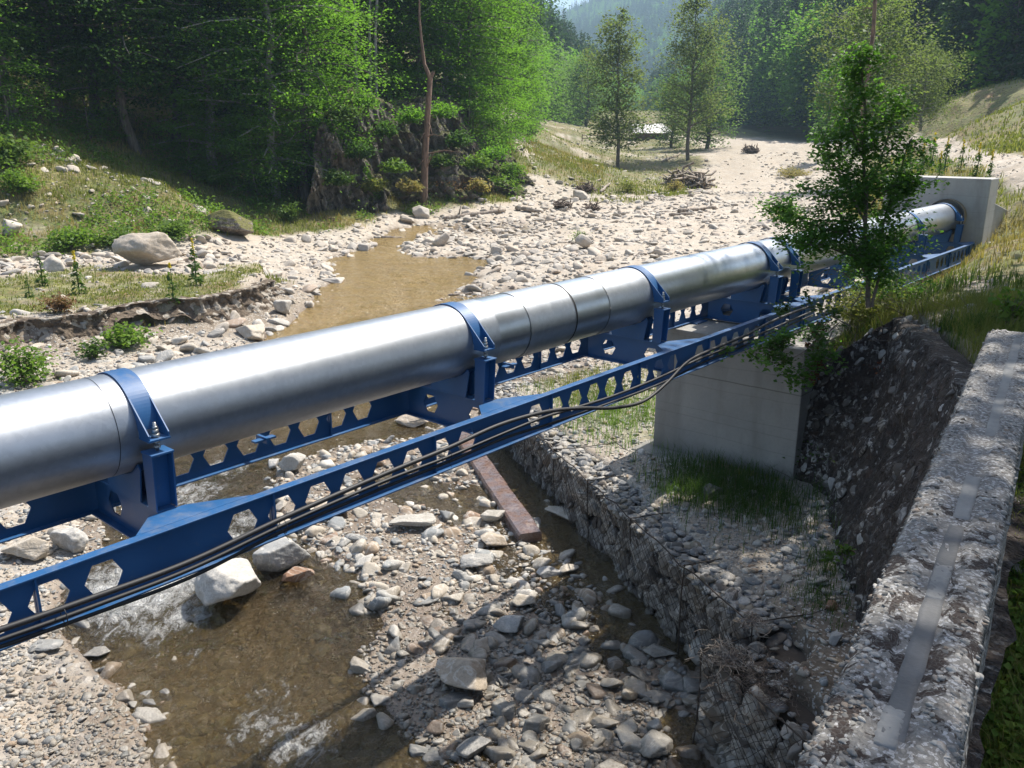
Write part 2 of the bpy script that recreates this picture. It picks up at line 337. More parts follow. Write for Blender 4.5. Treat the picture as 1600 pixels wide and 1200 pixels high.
def masks(X, Y):
    sm = sdist(MAIN, X, Y); ss = sdist(SIDE, X, Y); sp = np.maximum.reduce([sdist(p, X, Y) for p in (P2A, P2B, P2C, P2D)])
    return sm, ss, sp
def ground_z(X, Y, full=False, detail=True):
    X = np.asarray(X, float); Y = np.asarray(Y, float); sh = X.shape; X = X.ravel(); Y = Y.ravel()
    r = np.hypot(X, Y)
    z = fb(X, Y); W = wz(Y)
    near = (r < 75)
    sm = np.full(X.shape, -50.); ss = sm.copy(); sp = sm.copy(); st = sm.copy(); sb = sm.copy()
    a, b, c = masks(X[near], Y[near]); sm[near], ss[near], sp[near] = a, b, c
    st[near] = sdist(TERR, X[near], Y[near]); sb[near] = sdist(BENCH, X[near], Y[near])
    sr = sdist(RBANK, X, Y)
    nz = fbm(X*.9, Y*.9, o=4, s=3)
    sm2 = sm+.25*nz*np.clip(r/12, .5, 2.5); ss2 = ss+.1*nz; sp2 = sp+.25*nz
    # island between the main stream and the gabion wall hugs the water level
    isl = sstep(30, 22, Y)*sstep(-7, -4.5, X)
    z = lerp(z, np.maximum(W+.035+.05*nz+.02*fbm(X*4, Y*4, s=9), -9), isl*sstep(-2.5, -.3, sm)*.9)
    z = np.where(sm2 > -1.2, np.maximum(np.minimum(z, W+.03+.25*np.clip(-sm2, 0, 9)), W-.5), z)
    dep = np.clip(sm2*.22, 0, .24)+0*r
    z = z - np.where(sm2 > 0, np.minimum(z-W, 9), 0) - dep
    z = np.where(ss2 > 0, np.minimum(z, W-np.clip(ss2*.4, 0, .14)), z); z = np.where((sp2 > 0) & (sb < -.1), np.minimum(z, W-np.clip(sp2*.25, 0, .07)), z)
    # terrace with its eroded edge
    stn = st+.5*fbm(X*.7, Y*.7, s=21)+.22*fbm(X*2.2, Y*2.2, o=3, s=23)
    z = lerp(z, np.maximum(z, 1.28+.05*nz), sstep(-.1, .32, stn))
    z = z+np.where((stn > -1.6) & (stn < 0), .25*(1+stn/1.6), 0)*sstep(1.3, .8, z)*sstep(.5, 0, sm)
    # bench behind the gabions
    z = lerp(z, 1.0+.05*nz+.1*sstep(1.5, 4, sb)*(1+nz), sstep(.15, .45, sb))
    # right bank
    wd = np.interp(r, [0, 12, 15, 20, 30, 200], [.35, .4, 1.4, 2.6, 5, 20]); zr = fr(X, Y)+.06*nz+.15*fbm(X*.3, Y*.3, s=31)*sstep(10, 25, r)
    tr_ = sstep(0, 1, .5+sr/wd*.5+np.where(r > 12.5, .12*nz, 0)) if True else 0
    z = lerp(z, zr, np.where(r < 12.5, sstep(0, .3, sr), tr_))
    if detail:
        amp = np.interp(r, [0, 10, 30, 100, 400], [.012, .015, .07, .15, .8]); f1 = np.interp(r, [0, 15, 40, 100], [7, 5, 1.3, .5])
        lv = 1-sstep(0, .2, sm2)
        z = z+amp*fbm(X*1.7, Y*1.7, s=41)*(.3+.7*lv)+amp*.5*fbm(X*6.3, Y*6.3, s=43)*lv
    if full: return z.reshape(sh), dict(sm=sm2.reshape(sh), ss=ss2.reshape(sh), st=stn.reshape(sh), sb=sb.reshape(sh), sr=sr.reshape(sh), sp=sp2.reshape(sh), r=r.reshape(sh), n=nz.reshape(sh), W=W.reshape(sh))
    return z.reshape(sh)
def gz(x, y): return float(ground_z(np.array([x]), np.array([y]))[0])
def hit(px, py, z0=1., it=0):       # the ground seen at a pixel
    d = ray(px, py); sv = np.exp(np.linspace(math.log(2.5), math.log(260), 700)); X = d[0]*sv; Y = d[1]*sv; Zr = CAMZ+d[2]*sv
    Zg = ground_z(X, Y); k = np.where(Zr < Zg)[0]
    if not len(k): k = [len(sv)-1]
    i = max(int(k[0]), 1); lo, hi = sv[i-1], sv[i]; f0, f1 = (Zr-Zg)[i-1], (Zr-Zg)[i]; t = np.clip(f0/(f0-f1+1e-9), 0, 1); s_ = lo+(hi-lo)*t
    p = np.array([d[0]*s_, d[1]*s_, 0]); p[2] = gz(p[0], p[1]); return p
GRASS_L = np.array([hit(-700, 560), hit(20, 508), hit(216, 484), hit(380, 460), hit(430, 436), hit(380, 418), hit(300, 412), hit(180, 402), hit(175, 372), hit(290, 366), hit(420, 372), hit(560, 350), hit(590, 338), hit(650, 330), hit(740, 325), hit(815, 312), hit(835, 262), (-20, 180, 0), (-200, 180, 0), (-200, 20, 0)])
STONES_L = np.array([hit(-200, 440), hit(0, 436), hit(150, 414), hit(230, 428), hit(330, 428), hit(420, 412), hit(440, 384), hit(300, 370), hit(180, 376), hit(150, 396), hit(0, 402), hit(-200, 404)])
G1 = np.array([hit(812, 262), hit(818, 228), (0, 170, 0), (30, 190, 0), hit(1100, 226), hit(1112, 262), hit(1112, 300), hit(1060, 306), hit(960, 318), hit(900, 300), hit(830, 290)])
TRACK = np.array([at(1205, 222, 4.), at(1150, 225, 3.7), at(1100, 240, 2.8), at(1125, 275, 1.8), at(1090, 300, 1.5), at(1230, 300, 1.7), at(1215, 262, 2.4), at(1175, 238, 3.2)])
ROADC = [hit(1720, 312), hit(1640, 282), hit(1590, 262), hit(1545, 247), hit(1490, 237), hit(1430, 230), hit(1370, 228), hit(1290, 226)]
def road_d(X, Y):
    d = np.full(X.shape, 1e9)
    for a, b in zip(ROADC[:-1], ROADC[1:]):
        ex, ey = b[0]-a[0], b[1]-a[1]; t = np.clip(((X-a[0])*ex+(Y-a[1])*ey)/(ex*ex+ey*ey), 0, 1)
        d = np.minimum(d, np.hypot(X-a[0]-t*ex, Y-a[1]-t*ey))
    return d
def cover(X, Y, z, m):
    """grass, dirt, wet amounts"""
    n = fbm(X*.35, Y*.35, s=61); n2 = fbm(X*1.6, Y*1.6, s=63); r = m['r']
    gl = sdist(GRASS_L, X, Y)+1.2*n; sl_ = sdist(STONES_L, X, Y)+.8*n2; g1 = sdist(G1, X, Y)+3*n; tk = sdist(TRACK, X, Y)+2*n
    g = sstep(-.4, .4, gl)*(1-sstep(-.4, .4, sl_)*(r < 60))
    terr = (m['st'] > .1) & (r < 60); g = np.where(terr, np.clip(g*(.95+.8*n2), 0, 1), g)
    g = np.maximum(g, sstep(0, 2, g1)*sstep(-.45, .05, n+.4*n2+.15)*.95)
    rb = sstep(-.4, .6, m['sr']); rd = road_d(X, Y)
    gr = rb*sstep(-.5, -.1, n2+.9*n-.05); gr = np.where(r < 9, rb*sstep(-.6, 0, n2+.15), gr)
    gr = np.where(r > 17, rb*sstep(-.95, -.5, n2*.6+.9*n), gr); g = np.maximum(g, gr); g = np.maximum(g, sstep(150, 200, r))
    g = g*(1-sstep(0, 2, tk)*.85)*sstep(.6, 1.0, rd/np.clip(r/70, 1, 3))
    bench = sstep(0, .3, m['sb'])*(1-rb)
    gb = sstep(.05, .4, n2+n)*sstep(1.0, 1.8, m['sb'])*bench*.7; g = np.maximum(g, gb*sstep(7.5, 9.5, Y))
    d = bench*sstep(8.6, 6.8, Y)*.9+bench*.2
    scarp = ((m['st'] < .35) & (m['st'] > -2.2) & (X < -3)).astype(float)*sstep(-1.9, -.9, m['st'])*sstep(.35, .1, m['st']); d = np.maximum(d, scarp*.95*(r < 60))
    d = np.maximum(d, sstep(0, 2, tk)*.25*(tk > 0))
    d = np.maximum(d, rb*(1-gr)*.6*(r < 40))
    wl = z-m['W']; wet = sstep(.11, .0, wl)*(r < 60)*(m['sb'] < .1)*(m['sr'] < 0); wet = np.where((r < 17) & (X > -4.2), np.maximum(wet, .42+.4*sstep(-.4, .3, n2)), wet)
    wet = wet*(m['sb'] < .15)*(m['sr'] < 0)
    return g, d, wet
def polar(r0, r1, q, a0, a1, na):
    nr = int(math.log(r1/r0)/math.log(q)); rr = r0*q**np.arange(nr+1); aa = np.radians(np.linspace(a0, a1, na+1))
    Rr, A = np.meshgrid(rr, aa, indexing='ij'); i, j = np.meshgrid(np.arange(nr), np.arange(na), indexing='ij'); k = na+1
    Q = np.stack([i*k+j, (i+1)*k+j, (i+1)*k+j+1, i*k+j+1], -1).reshape(-1, 4)
    return (Rr*np.sin(A)).ravel(), (Rr*np.cos(A)).ravel(), Q[:, ::-1]
# ---- ground material
g = NT('ground_mix')
co = g.co(); A = g.attr('g').outputs['Fac']; D = g.attr('d').outputs['Fac']; Wt = g.attr('w').outputs['Fac']
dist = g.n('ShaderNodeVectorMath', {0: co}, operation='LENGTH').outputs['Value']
v1 = g.voro(13); v2 = g.voro(42); v3 = g.voro(3.2)
stops = [(0, (.36, .33, .28)), (.22, (.27, .265, .25)), (.42, (.42, .38, .32)), (.6, (.17, .17, .165)), (.72, (.33, .28, .22)), (.88, (.5, .47, .42))]
def cell(v): return g.n('ShaderNodeSeparateColor', {0: v.outputs['Color']}).outputs[0]
c1 = g.ramp(cell(v1), stops, 'CONSTANT'); c2 = g.ramp(cell(v2), stops, 'CONSTANT'); c3 = g.ramp(cell(v3), stops, 'CONSTANT')
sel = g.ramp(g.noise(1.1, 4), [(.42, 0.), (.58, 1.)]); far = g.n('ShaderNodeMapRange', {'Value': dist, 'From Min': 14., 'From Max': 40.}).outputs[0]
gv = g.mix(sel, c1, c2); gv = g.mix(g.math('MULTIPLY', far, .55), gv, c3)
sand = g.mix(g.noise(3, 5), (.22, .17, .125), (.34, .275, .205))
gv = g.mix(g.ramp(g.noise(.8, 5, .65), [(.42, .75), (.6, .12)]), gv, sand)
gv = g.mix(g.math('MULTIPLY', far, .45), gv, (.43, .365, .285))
dirt = g.mix(g.ramp(g.noise(5, 6, .65), [(.3, 0.), (.7, 1.)]), (.075, .055, .037), (.21, .165, .12)); dirt = g.mix(g.ramp(cell(v2), [(.8, 0.), (.9, .7)], 'LINEAR'), dirt, c2)
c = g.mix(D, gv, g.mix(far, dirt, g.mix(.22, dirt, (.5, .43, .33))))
gc = g.mix(g.ramp(g.noise(.22, 5, .7), [(.38, 0.), (.62, 1.)]), (.095, .135, .028), (.25, .22, .065)); gc = g.mix(g.ramp(g.noise(1.7, 5, .7), [(.4, 0.), (.62, .8)]), gc, (.17, .125, .06))
gc = g.mix(g.ramp(g.noise(.5, 5, .75), [(.52, 0.), (.66, .75)]), gc, (.23, .13, .07)); gc = g.mix(g.ramp(g.noise(6, 3, .7), [(.4, .6), (.62, 0.)]), gc, (.03, .04, .015))
c = g.mix(A, c, gc)
c = g.mix(g.math('MULTIPLY', Wt, .82), c, g.mix(g.noise(2, 4), (.065, .042, .027), (.15, .10, .06)))
ro = g.math('SUBTRACT', .92, g.math('MULTIPLY', Wt, .62))
h1 = g.ramp(v1.outputs['Distance'], [(0, 1.), (.5, .0)]); h2 = g.ramp(v2.outputs['Distance'], [(0, 1.), (.5, .0)])
hh = g.math('ADD', g.mix(sel, h1, g.math('MULTIPLY', h2, .4)), g.math('MULTIPLY', g.noise(25, 5, .7), .7))
b1 = g.bump(hh, .75, .02); v3h = g.ramp(v3.outputs['Distance'], [(0, 1.), (.45, 0.)])
b2 = g.bump(g.math('MULTIPLY', v3h, far), .5, .12, b1)
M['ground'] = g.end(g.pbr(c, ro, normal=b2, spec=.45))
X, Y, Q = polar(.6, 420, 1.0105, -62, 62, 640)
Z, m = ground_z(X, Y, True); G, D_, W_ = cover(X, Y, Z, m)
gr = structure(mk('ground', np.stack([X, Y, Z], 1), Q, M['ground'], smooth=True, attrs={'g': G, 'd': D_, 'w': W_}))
def gz(x, y): return float(ground_z(np.array([x]), np.array([y]))[0])
# ---- water
g = NT('muddy_water'); co = g.co()
foam = g.attr('foam').outputs['Fac']; mud = g.attr('mud').outputs['Fac']; flow = g.vec(co, (1.2, .8, 1))
fn = g.noise(5.5, 6, .72, flow, 1.2); fn2 = g.noise(19, 4, .7, flow, .8)
fm = g.n('ShaderNodeMapRange', {'Value': g.math('ADD', g.math('ADD', g.math('MULTIPLY', fn, .7), g.math('MULTIPLY', fn2, .3)), foam), 'From Min': .97, 'From Max': 1.22}).outputs[0]
hw = g.math('ADD', g.math('MULTIPLY', g.noise(3.2, 4, .6, flow, 1.), 1.), g.math('ADD', g.math('MULTIPLY', g.noise(11, 5, .6, flow, .6), .45), g.math('MULTIPLY', fm, .5)))
bn = g.bump(hw, 1., .17)
fres = g.n('ShaderNodeFresnel', {'IOR': 1.38, 'Normal': bn}).outputs[0]
tr_ = g.n('ShaderNodeBsdfTransparent', {'Color': (.55, .49, .32)}); df = g.n('ShaderNodeBsdfDiffuse', {'Color': g.mix(g.noise(1.2, 4), (.21, .14, .05), (.30, .21, .085)), 'Normal': bn})
gl = g.n('ShaderNodeBsdfGlossy', {'Color': (1, 1, 1), 'Roughness': .07, 'Normal': bn})
s1 = g.n('ShaderNodeMixShader', {0: mud, 1: tr_.outputs[0], 2: df.outputs[0]}); s2 = g.n('ShaderNodeMixShader', {0: fres, 1: s1.outputs[0], 2: gl.outputs[0]})
fo = g.n('ShaderNodeBsdfDiffuse', {'Color': (.8, .79, .76), 'Normal': bn}); M['water'] = g.end(g.n('ShaderNodeMixShader', {0: g.math('MULTIPLY', fm, .85), 1: s2.outputs[0], 2: fo.outputs[0]}))
X, Y, Q = polar(2.2, 66, 1.010, -42, 18, 300)
W_ = wz(Y); sm, ss, sp = masks(X, Y)
keepv = (np.maximum(np.maximum(sm, ss), sp) > -.9) & (sdist(BENCH, X, Y) < .12) & (sdist(RBANK, X, Y) < 0)
def near_px(pts, rad): 
    f = 0
    for px, py, rr, a in pts: p = atw_(px, py); f = np.maximum(f, a*np.exp(-((X-p[0])**2+(Y-p[1])**2)/(2*rr*rr)))
    return f
foam = near_px([(215, 915, .95, .7), (160, 940, .6, .62), (270, 890, .9, .7), (330, 850, .6, .68), (390, 810, .5, .6), (300, 770, .7, .58), (350, 730, .6, .58), (290, 960, .5, .6), (240, 985, .5, .55), (410, 1130, .6, .52), (470, 1160, .6, .56), (430, 1090, .5, .48), (330, 1010, .7, .42), (520, 1010, .6, .4), (480, 960, .5, .42), (230, 1020, .8, .42), (180, 980, .6, .5), (560, 1080, .7, .25), (650, 700, .5, .4), (600, 690, .5, .35), (560, 560, 1., .25), (690, 430, 1.6, .36), (640, 402, 1.5, .42), (600, 395, 1.2, .38), (660, 375, 1.5, .3), (480, 510, 1.5, .25)], 1)
mud = .06+.78*sstep(13, 22, Y)+.10*sstep(-.2, .4, fbm(X*.6, Y*.6, s=71)); mud = np.where(ss > -.3, .3, mud); mud = np.clip(mud, 0, .94)
Zw = W_+.018*fbm(X*2.1, Y*1.4, s=73)*sstep(0, .4, sm)+.06*foam*fbm(X*4, Y*4, s=75)
kq = keepv[Q].all(1); Q = Q[kq]; used, inv = np.unique(Q.ravel(), return_inverse=True)
structure(mk('water', np.stack([X, Y, Zw], 1)[used], inv.reshape(-1, 4), M['water'], smooth=True, attrs={'foam': foam[used], 'mud': mud[used]}))
# ================================================================ HILLS
def loft(base, ridge, nu, nv, amp, name, mat, back=True, bulge=0.):
    """az, distance, z at the foot and az, distance, elevation angle at the crest"""
    b = np.array(base, float); t = np.array(ridge, float); s = np.linspace(0, 1, nu)
    def rs(a): k = np.linspace(0, 1, len(a)); return np.stack([np.interp(s, k, a[:, i]) for i in range(3)], 1)
    b = rs(b); t = rs(t)
    B = np.stack([b[:, 1]*np.sin(np.radians(b[:, 0])), b[:, 1]*np.cos(np.radians(b[:, 0])), b[:, 2]], 1)
    T = np.stack([t[:, 1]*np.sin(np.radians(t[:, 0])), t[:, 1]*np.cos(np.radians(t[:, 0])), CAMZ+t[:, 1]*np.tan(np.radians(t[:, 2]))], 1)
    v = np.linspace(0, 1.35, nv)[None, :, None]
    P = B[:, None]+(T-B)[:, None]*v
    zz = B[:, None, 2]+(T-B)[:, None, 2]*np.where(v[..., 0] < 1, v[..., 0]+bulge*np.sin(np.pi*v[..., 0]), 1-(v[..., 0]-1)*1.2)
    d = np.linalg.norm(T-B, axis=1).mean(); P[..., 2] = zz
    P = P.reshape(-1, 3); P[:, 2] += amp*fbm(P[:, 0]*3/d, P[:, 1]*3/d, o=5, s=81)*np.clip(v*np.ones((nu, 1, 1)), 0, .6).ravel()
    i, j = np.meshgrid(np.arange(nu-1), np.arange(nv-1), indexing='ij'); Q = np.stack([i*nv+j, (i+1)*nv+j, (i+1)*nv+j+1, i*nv+j+1], -1).reshape(-1, 4)
    structure(mk(name, P, Q, mat, smooth=True)); return P.reshape(nu, nv, 3)
g = NT('forest_floor'); n = g.noise(.05, 6, .7); M['hill'] = g.end(g.pbr(g.mix(n, (.018, .035, .014), (.05, .07, .02)), .95, spec=.1, normal=g.bump(g.noise(.09, 5, .7), 1, 5.)))
HR = loft([(31, 92, 6), (24, 122, 6.5), (17.5, 170, 7), (12.5, 250, 8), (9, 380, 9), (8, 520, 10)], [(52, 300, 26), (38, 420, 21), (26, 540, 16), (17.5, 820, 10.3), (13, 1080, 6.9), (10.6, 1200, 3.4), (8.9, 1250, 1.3)], 70, 44, 26, 'hill', M['hill'], bulge=.05)
HL = loft([(-20, 95, 16), (-4, 125, 9), (1.0, 165, 6), (4.2, 250, 7), (6.8, 360, 8), (8.6, 480, 9)], [(-40, 160, 25), (-12, 250, 12), (-1.5, 300, 6.2), (1.5, 330, 3.4), (4.2, 380, 1.3), (6.5, 480, .7), (8.6, 600, .4)], 50, 34, 12, 'hill', M['hill'])
HM = loft([(-6, 800, 8), (4, 800, 10), (10, 780, 12), (18, 800, 14)], [(-8, 1800, 5.3), (0.6, 1700, 5.1), (3.5, 1650, 6.7), (6.5, 1650, 7.7), (12, 1750, 9.6), (20, 1800, 12)], 70, 50, 50, 'mountain', M['hill'])
HF = loft([(-12, 2500, 10), (10, 2500, 10)], [(-14, 3600, 9.3), (-3, 3600, 8.3), (0.3, 3500, 8.15), (2, 3500, 7.95), (3.7, 3500, 7.3), (6, 3500, 7.9), (11, 3500, 9.3)], 60, 40, 30, 'mountain', M['hill'])
# small cumulus-free hazy sky comes from the world
# ================================================================ ROCK SHAPES
def ico(sub):
    t = (1+5**.5)/2
    V = [(-1, t, 0), (1, t, 0), (-1, -t, 0), (1, -t, 0), (0, -1, t), (0, 1, t), (0, -1, -t), (0, 1, -t), (t, 0, -1), (t, 0, 1), (-t, 0, -1), (-t, 0, 1)]
    Fc = [(0, 11, 5), (0, 5, 1), (0, 1, 7), (0, 7, 10), (0, 10, 11), (1, 5, 9), (5, 11, 4), (11, 10, 2), (10, 7, 6), (7, 1, 8), (3, 9, 4), (3, 4, 2), (3, 2, 6), (3, 6, 8), (3, 8, 9), (4, 9, 5), (2, 4, 11), (6, 2, 10), (8, 6, 7), (9, 8, 1)]
    V = [np.array(v)/np.linalg.norm(v) for v in V]
    for _ in range(sub):
        c = {}; F2 = []
        def md(a, b):
            k = (min(a, b), max(a, b))
            if k not in c: p = V[a]+V[b]; V.append(p/np.linalg.norm(p)); c[k] = len(V)-1
            return c[k]
        for a, b, d in Fc: x, y, z = md(a, b), md(b, d), md(d, a); F2 += [(a, x, z), (b, y, x), (d, z, y), (x, y, z)]
        Fc = F2
    return np.array(V), np.array(Fc)
ICO = {k: ico(k) for k in range(5)}
def rock_shape(sub, seed, flat=.6, cuts=14, rough=.06, sharp=26, elong=1.25):
    rs = np.random.RandomState(seed); V, Fc = ICO[sub]
    n = rs.normal(size=(cuts, 3)); n /= np.linalg.norm(n, axis=1)[:, None]; c = rs.uniform(.62, 1., cuts)
    dt = np.maximum(V@n.T, 1e-3)/c
    r = 1/((dt**sharp).sum(1)**(1/sharp)); r = np.minimum(r, 1.5)
    P = V*r[:, None]
    if sub > 1: P *= (1+rough*fbm(P[:, 0]*2.1+seed, P[:, 1]*2.1, P[:, 2]*2.1, 4, seed)+(rough*.35)*fbm(P[:, 0]*9+seed, P[:, 1]*9, P[:, 2]*9, 2, seed+5))[:, None]
    P *= np.array([elong, 1, flat]); P /= np.abs(P[:, :2]).max()
    return P, Fc
def rotz(P, a): c, s = math.cos(a), math.sin(a); return np.stack([P[:, 0]*c-P[:, 1]*s, P[:, 0]*s+P[:, 1]*c, P[:, 2]], 1)
def stones_mesh(name, pos, size, mat, parent=None, sub=1, seed=0, flatr=(.35, .8), tilt=.3, variants=14, normal=None, smooth=False, big=None):
    """many small stones as one mesh; pos (n,3), size (n,) half-length"""
    rs = np.random.RandomState(seed); base = [rock_shape(sub, seed*31+k, rs.uniform(*flatr), 9, .05, 22, rs.uniform(1, 1.6)) for k in range(variants)]
    n = len(pos); V = []; Q = []; rn = []; off = 0; idx = rs.randint(0, variants, n)
    for k in range(variants):
        I = np.where(idx == k)[0]
        if not len(I): continue
        B, Fc = base[k]; m = len(I)
        a = rs.uniform(0, 6.28, m); tx, ty = rs.normal(0, tilt, (2, m))
        ca, sa = np.cos(a), np.sin(a); X = B[None, :, 0]*ca[:, None]-B[None, :, 1]*sa[:, None]; Y = B[None, :, 0]*sa[:, None]+B[None, :, 1]*ca[:, None]; Z = np.repeat(B[None, :, 2], m, 0)
        Y, Z = Y*np.cos(tx)[:, None]-Z*np.sin(tx)[:, None], Y*np.sin(tx)[:, None]+Z*np.cos(tx)[:, None]
        X, Z = X*np.cos(ty)[:, None]-Z*np.sin(ty)[:, None], X*np.sin(ty)[:, None]+Z*np.cos(ty)[:, None]
        P = np.stack([X, Y, Z], -1)*size[I][:, None, None]
        if normal is not None:    # lay the flat side against a face with this normal
            nn = np.array(normal)/np.linalg.norm(normal); t1 = np.cross([0, 0, 1.], nn); t1 = t1/np.linalg.norm(t1); t2 = np.cross(nn, t1)
            P = P[..., 0:1]*t1+P[..., 1:2]*t2+P[..., 2:3]*nn
        P += pos[I][:, None]
        V.append(P.reshape(-1, 3)); Q.append((Fc[None]+(np.arange(m)*len(B))[:, None, None]).reshape(-1, 3)+off); off += m*len(B)
        rn.append(np.repeat(rs.rand(m), len(B)))
    return mk(name, np.concatenate(V), np.concatenate(Q), mat, parent, smooth, attrs={'rnd': np.concatenate(rn)})
# ================================================================ OLD STONE ABUTMENT
g = NT('mossy_masonry'); co = g.co(); n = g.noise(2.2, 6, .7); n2 = g.noise(14, 5, .7, g.vec(co, (1, 1, .75))); v = g.voro(6.5, g.n('ShaderNodeVectorMath', {0: g.vec(co, (1, 1, .6)), 1: g.n('ShaderNodeTexNoise', {'Vector': co, 'Scale': 6., 'Detail': 3}).outputs['Color']}, operation='ADD').outputs[0], 'F1')
st = g.ramp(g.n('ShaderNodeSeparateColor', {0: v.outputs['Color']}).outputs[0], [(0, (.05, .042, .036)), (.45, (.11, .095, .082)), (.6, (.19, .175, .16)), (.75, (.07, .05, .04)), (.92, (.40, .38, .35))], 'CONSTANT')
c = g.mix(g.ramp(n2, [(.44, .95), (.58, .05)]), st, (.035, .024, .018)); c = g.mix(g.ramp(n, [(.5, 0.), (.62, .8)]), c, (.055, .04, .03)); c = g.mix(g.ramp(g.noise(5, 3, .6), [(.6, 0.), (.7, .5)]), c, (.10, .06, .04))
M['masonry'] = g.end(g.pbr(c, .92, normal=g.bump(g.math('ADD', n2, g.ramp(v.outputs['Distance'], [(0, 1.), (.6, 0.)])), .9, .05)))
top = np.array([[3.88, 11.5, 2.5], [3.84, 10.85, 2.5], [4.4, 10.95, 2.85], [5.0, 10.95, 3.2], [4.75, 9.6, 3.26], [4.3, 8.0, 3.28], [3.6, 6.2, 3.38], [2.8, 4.6, 3.5], [1.4, 2.4, 3.5], [-.1, 0, 3.5]])
bot = np.array([[3.80, 11.5, .6], [3.76, 10.6, .6], [3.86, 10.3, .6], [3.84, 9.9, .6], [3.70, 9.2, .6], [3.38, 8.0, .6], [2.95, 6.0, .6], [2.2, 4.4, .6], [.9, 2.3, .6], [-.6, 0, .6]])
nu, nv = 260, 80; s = np.linspace(0, 1, nu); k = np.linspace(0, 1, len(top))
Tp = np.stack([np.interp(s, k, top[:, i]) for i in range(3)], 1); Bt = np.stack([np.interp(s, k, bot[:, i]) for i in range(3)], 1)
v = np.linspace(0, 1.14, nv)[None, :, None]; P = Bt[:, None]+(Tp-Bt)[:, None]*np.minimum(v, 1); inw = np.array([.92, .25, -.05])
P = P+np.maximum(v-1, 0)*2.2*inw; P = P.reshape(-1, 3)
dd = .16*fbm(P[:, 0]*1.1, P[:, 1]*1.1, P[:, 2]*1.3, 3, 91)+.09*fbm(P[:, 0]*4, P[:, 1]*4, P[:, 2]*3, 4, 93)+.05*np.abs(fbm(P[:, 0]*9, P[:, 1]*9, P[:, 2]*7, 3, 95))
P[:, 0] -= dd; P[:, 2] += dd*.25
i, j = np.meshgrid(np.arange(nu-1), np.arange(nv-1), indexing='ij'); Q = np.stack([i*nv+j, i*nv+j+1, (i+1)*nv+j+1, (i+1)*nv+j], -1).reshape(-1, 4)
abut = tag(mk('stone_abutment', P, Q, M['masonry'], smooth=True), 'old dark mossy stone abutment wall dropping from the grassy bank beside the parapet', 'wall')
ABP = P[(P[:, 1] > 5.2) & (P[:, 2] < 3.25)]
rs = np.random.RandomState(66); pk = ABP[rs.randint(0, len(ABP), 620)]; pk = pk+np.array([.015, 0, 0])
M['abut_stone'] = rock_mat('abutment_stone', [(0, (.10, .085, .07)), (.35, (.16, .145, .13)), (.6, (.07, .055, .045)), (.82, (.26, .245, .225)), (.95, (.42, .40, .37))], True)
stones_mesh('embedded_stones', pk, .03+.085*rs.rand(len(pk))**2.2, M['abut_stone'], abut, sub=2, seed=67, normal=[-.86, -.1, .5], flatr=(.3, .6), tilt=.3, smooth=True)['kind'] = 'stuff'
# ================================================================ PARAPET
g = NT('weathered_parapet'); co = g.co(); n = g.noise(3, 5, .6); n2 = g.noise(30, 6, .75); v = g.voro(52); v2 = g.voro(110)
cs = g.ramp(cell(v), [(0, (.20, .19, .17)), (.3, (.13, .125, .115)), (.5, (.27, .255, .23)), (.7, (.08, .07, .062)), (.87, (.38, .365, .335))], 'CONSTANT')
c = g.mix(g.ramp(v.outputs['Distance'], [(.12, 0.), (.42, .75)]), cs, g.mix(n, (.19, .178, .16), (.12, .11, .10)))
c = g.mix(g.ramp(cell(v2), [(.75, 0.), (.76, .5)]), c, (.52, .51, .5)); c = g.mix(g.ramp(n2, [(.5, 0.), (.7, .6)]), c, (.07, .06, .055))
ly = g.n('ShaderNodeSeparateXYZ', {0: co}).outputs[1]
moss = g.noise(9, 6, .68, None, .8); nearer = g.n('ShaderNodeMapRange', {'Value': ly, 'From Min': 2.4, 'From Max': 4., 'To Min': 0.05, 'To Max': -.25}).outputs[0]
mo = g.ramp(g.math('ADD', moss, nearer), [(.575, 0.), (.60, 1.)]); c = g.mix(mo, c, g.mix(g.noise(60, 2), (.012, .007, .005), (.03, .017, .012)))
h = g.math('ADD', g.math('MULTIPLY', g.ramp(v.outputs['Distance'], [(0, 1.), (.5, 0.)]), .9), g.math('ADD', g.math('MULTIPLY', n2, .8), g.math('MULTIPLY', mo, .6)))
ve = g.voro(64, None, 'DISTANCE_TO_EDGE'); c = g.mix(g.ramp(ve.outputs['Distance'], [(0., .55), (.10, 0.)]), c, (.08, .075, .07)); M['parapet'] = g.end(g.pbr(c, .92, normal=g.bump(h, .55, .008)))
ZP = 4.3
pl = [at(1232, 1215, ZP), at(1545, 512, ZP)]; pr_ = [at(1497, 1215, ZP), at(1612, 622, ZP)]
a = pl[0]; b = pl[1]; ud = (b-a)/np.linalg.norm(b-a); nd = np.array([ud[1], -ud[0], 0]); wid = abs(np.dot(pr_[0]-a, nd)); L0 = -1.0; L1 = np.linalg.norm(b-a)
wid2 = abs(np.dot(pr_[1]-a, nd))
nu, nt_, ns = 330, 26, 40
U_ = np.linspace(L0, L1, nu); prof = []
for q in np.linspace(-1, 0, ns)[:-1]: prof.append((0, q*1.0))
for q in np.linspace(0, 1, nt_): prof.append((q, 0))
for q in np.linspace(0, -1, ns)[1:]: prof.append((1, q*.9))
P = []
for uu in U_:
    ww = wid+(wid2-wid)*max(uu, 0)/L1
    for q, z in prof: P.append(a+ud*uu+nd*ww*q+np.array([0, 0, z]))
P = np.array(P); m_ = len(prof)
d1 = fbm(P[:, 0]*9, P[:, 1]*9, P[:, 2]*9, 4, 101); d2 = np.abs(fbm(P[:, 0]*26, P[:, 1]*26, P[:, 2]*26, 3, 103))
qs = np.tile(np.array([p_[0] for p_ in prof]), nu); zs = np.tile(np.array([p_[1] for p_ in prof]), nu)
edge = np.where(zs == 0, np.minimum(qs, 1-qs), 0)
topf = (zs > -.001)
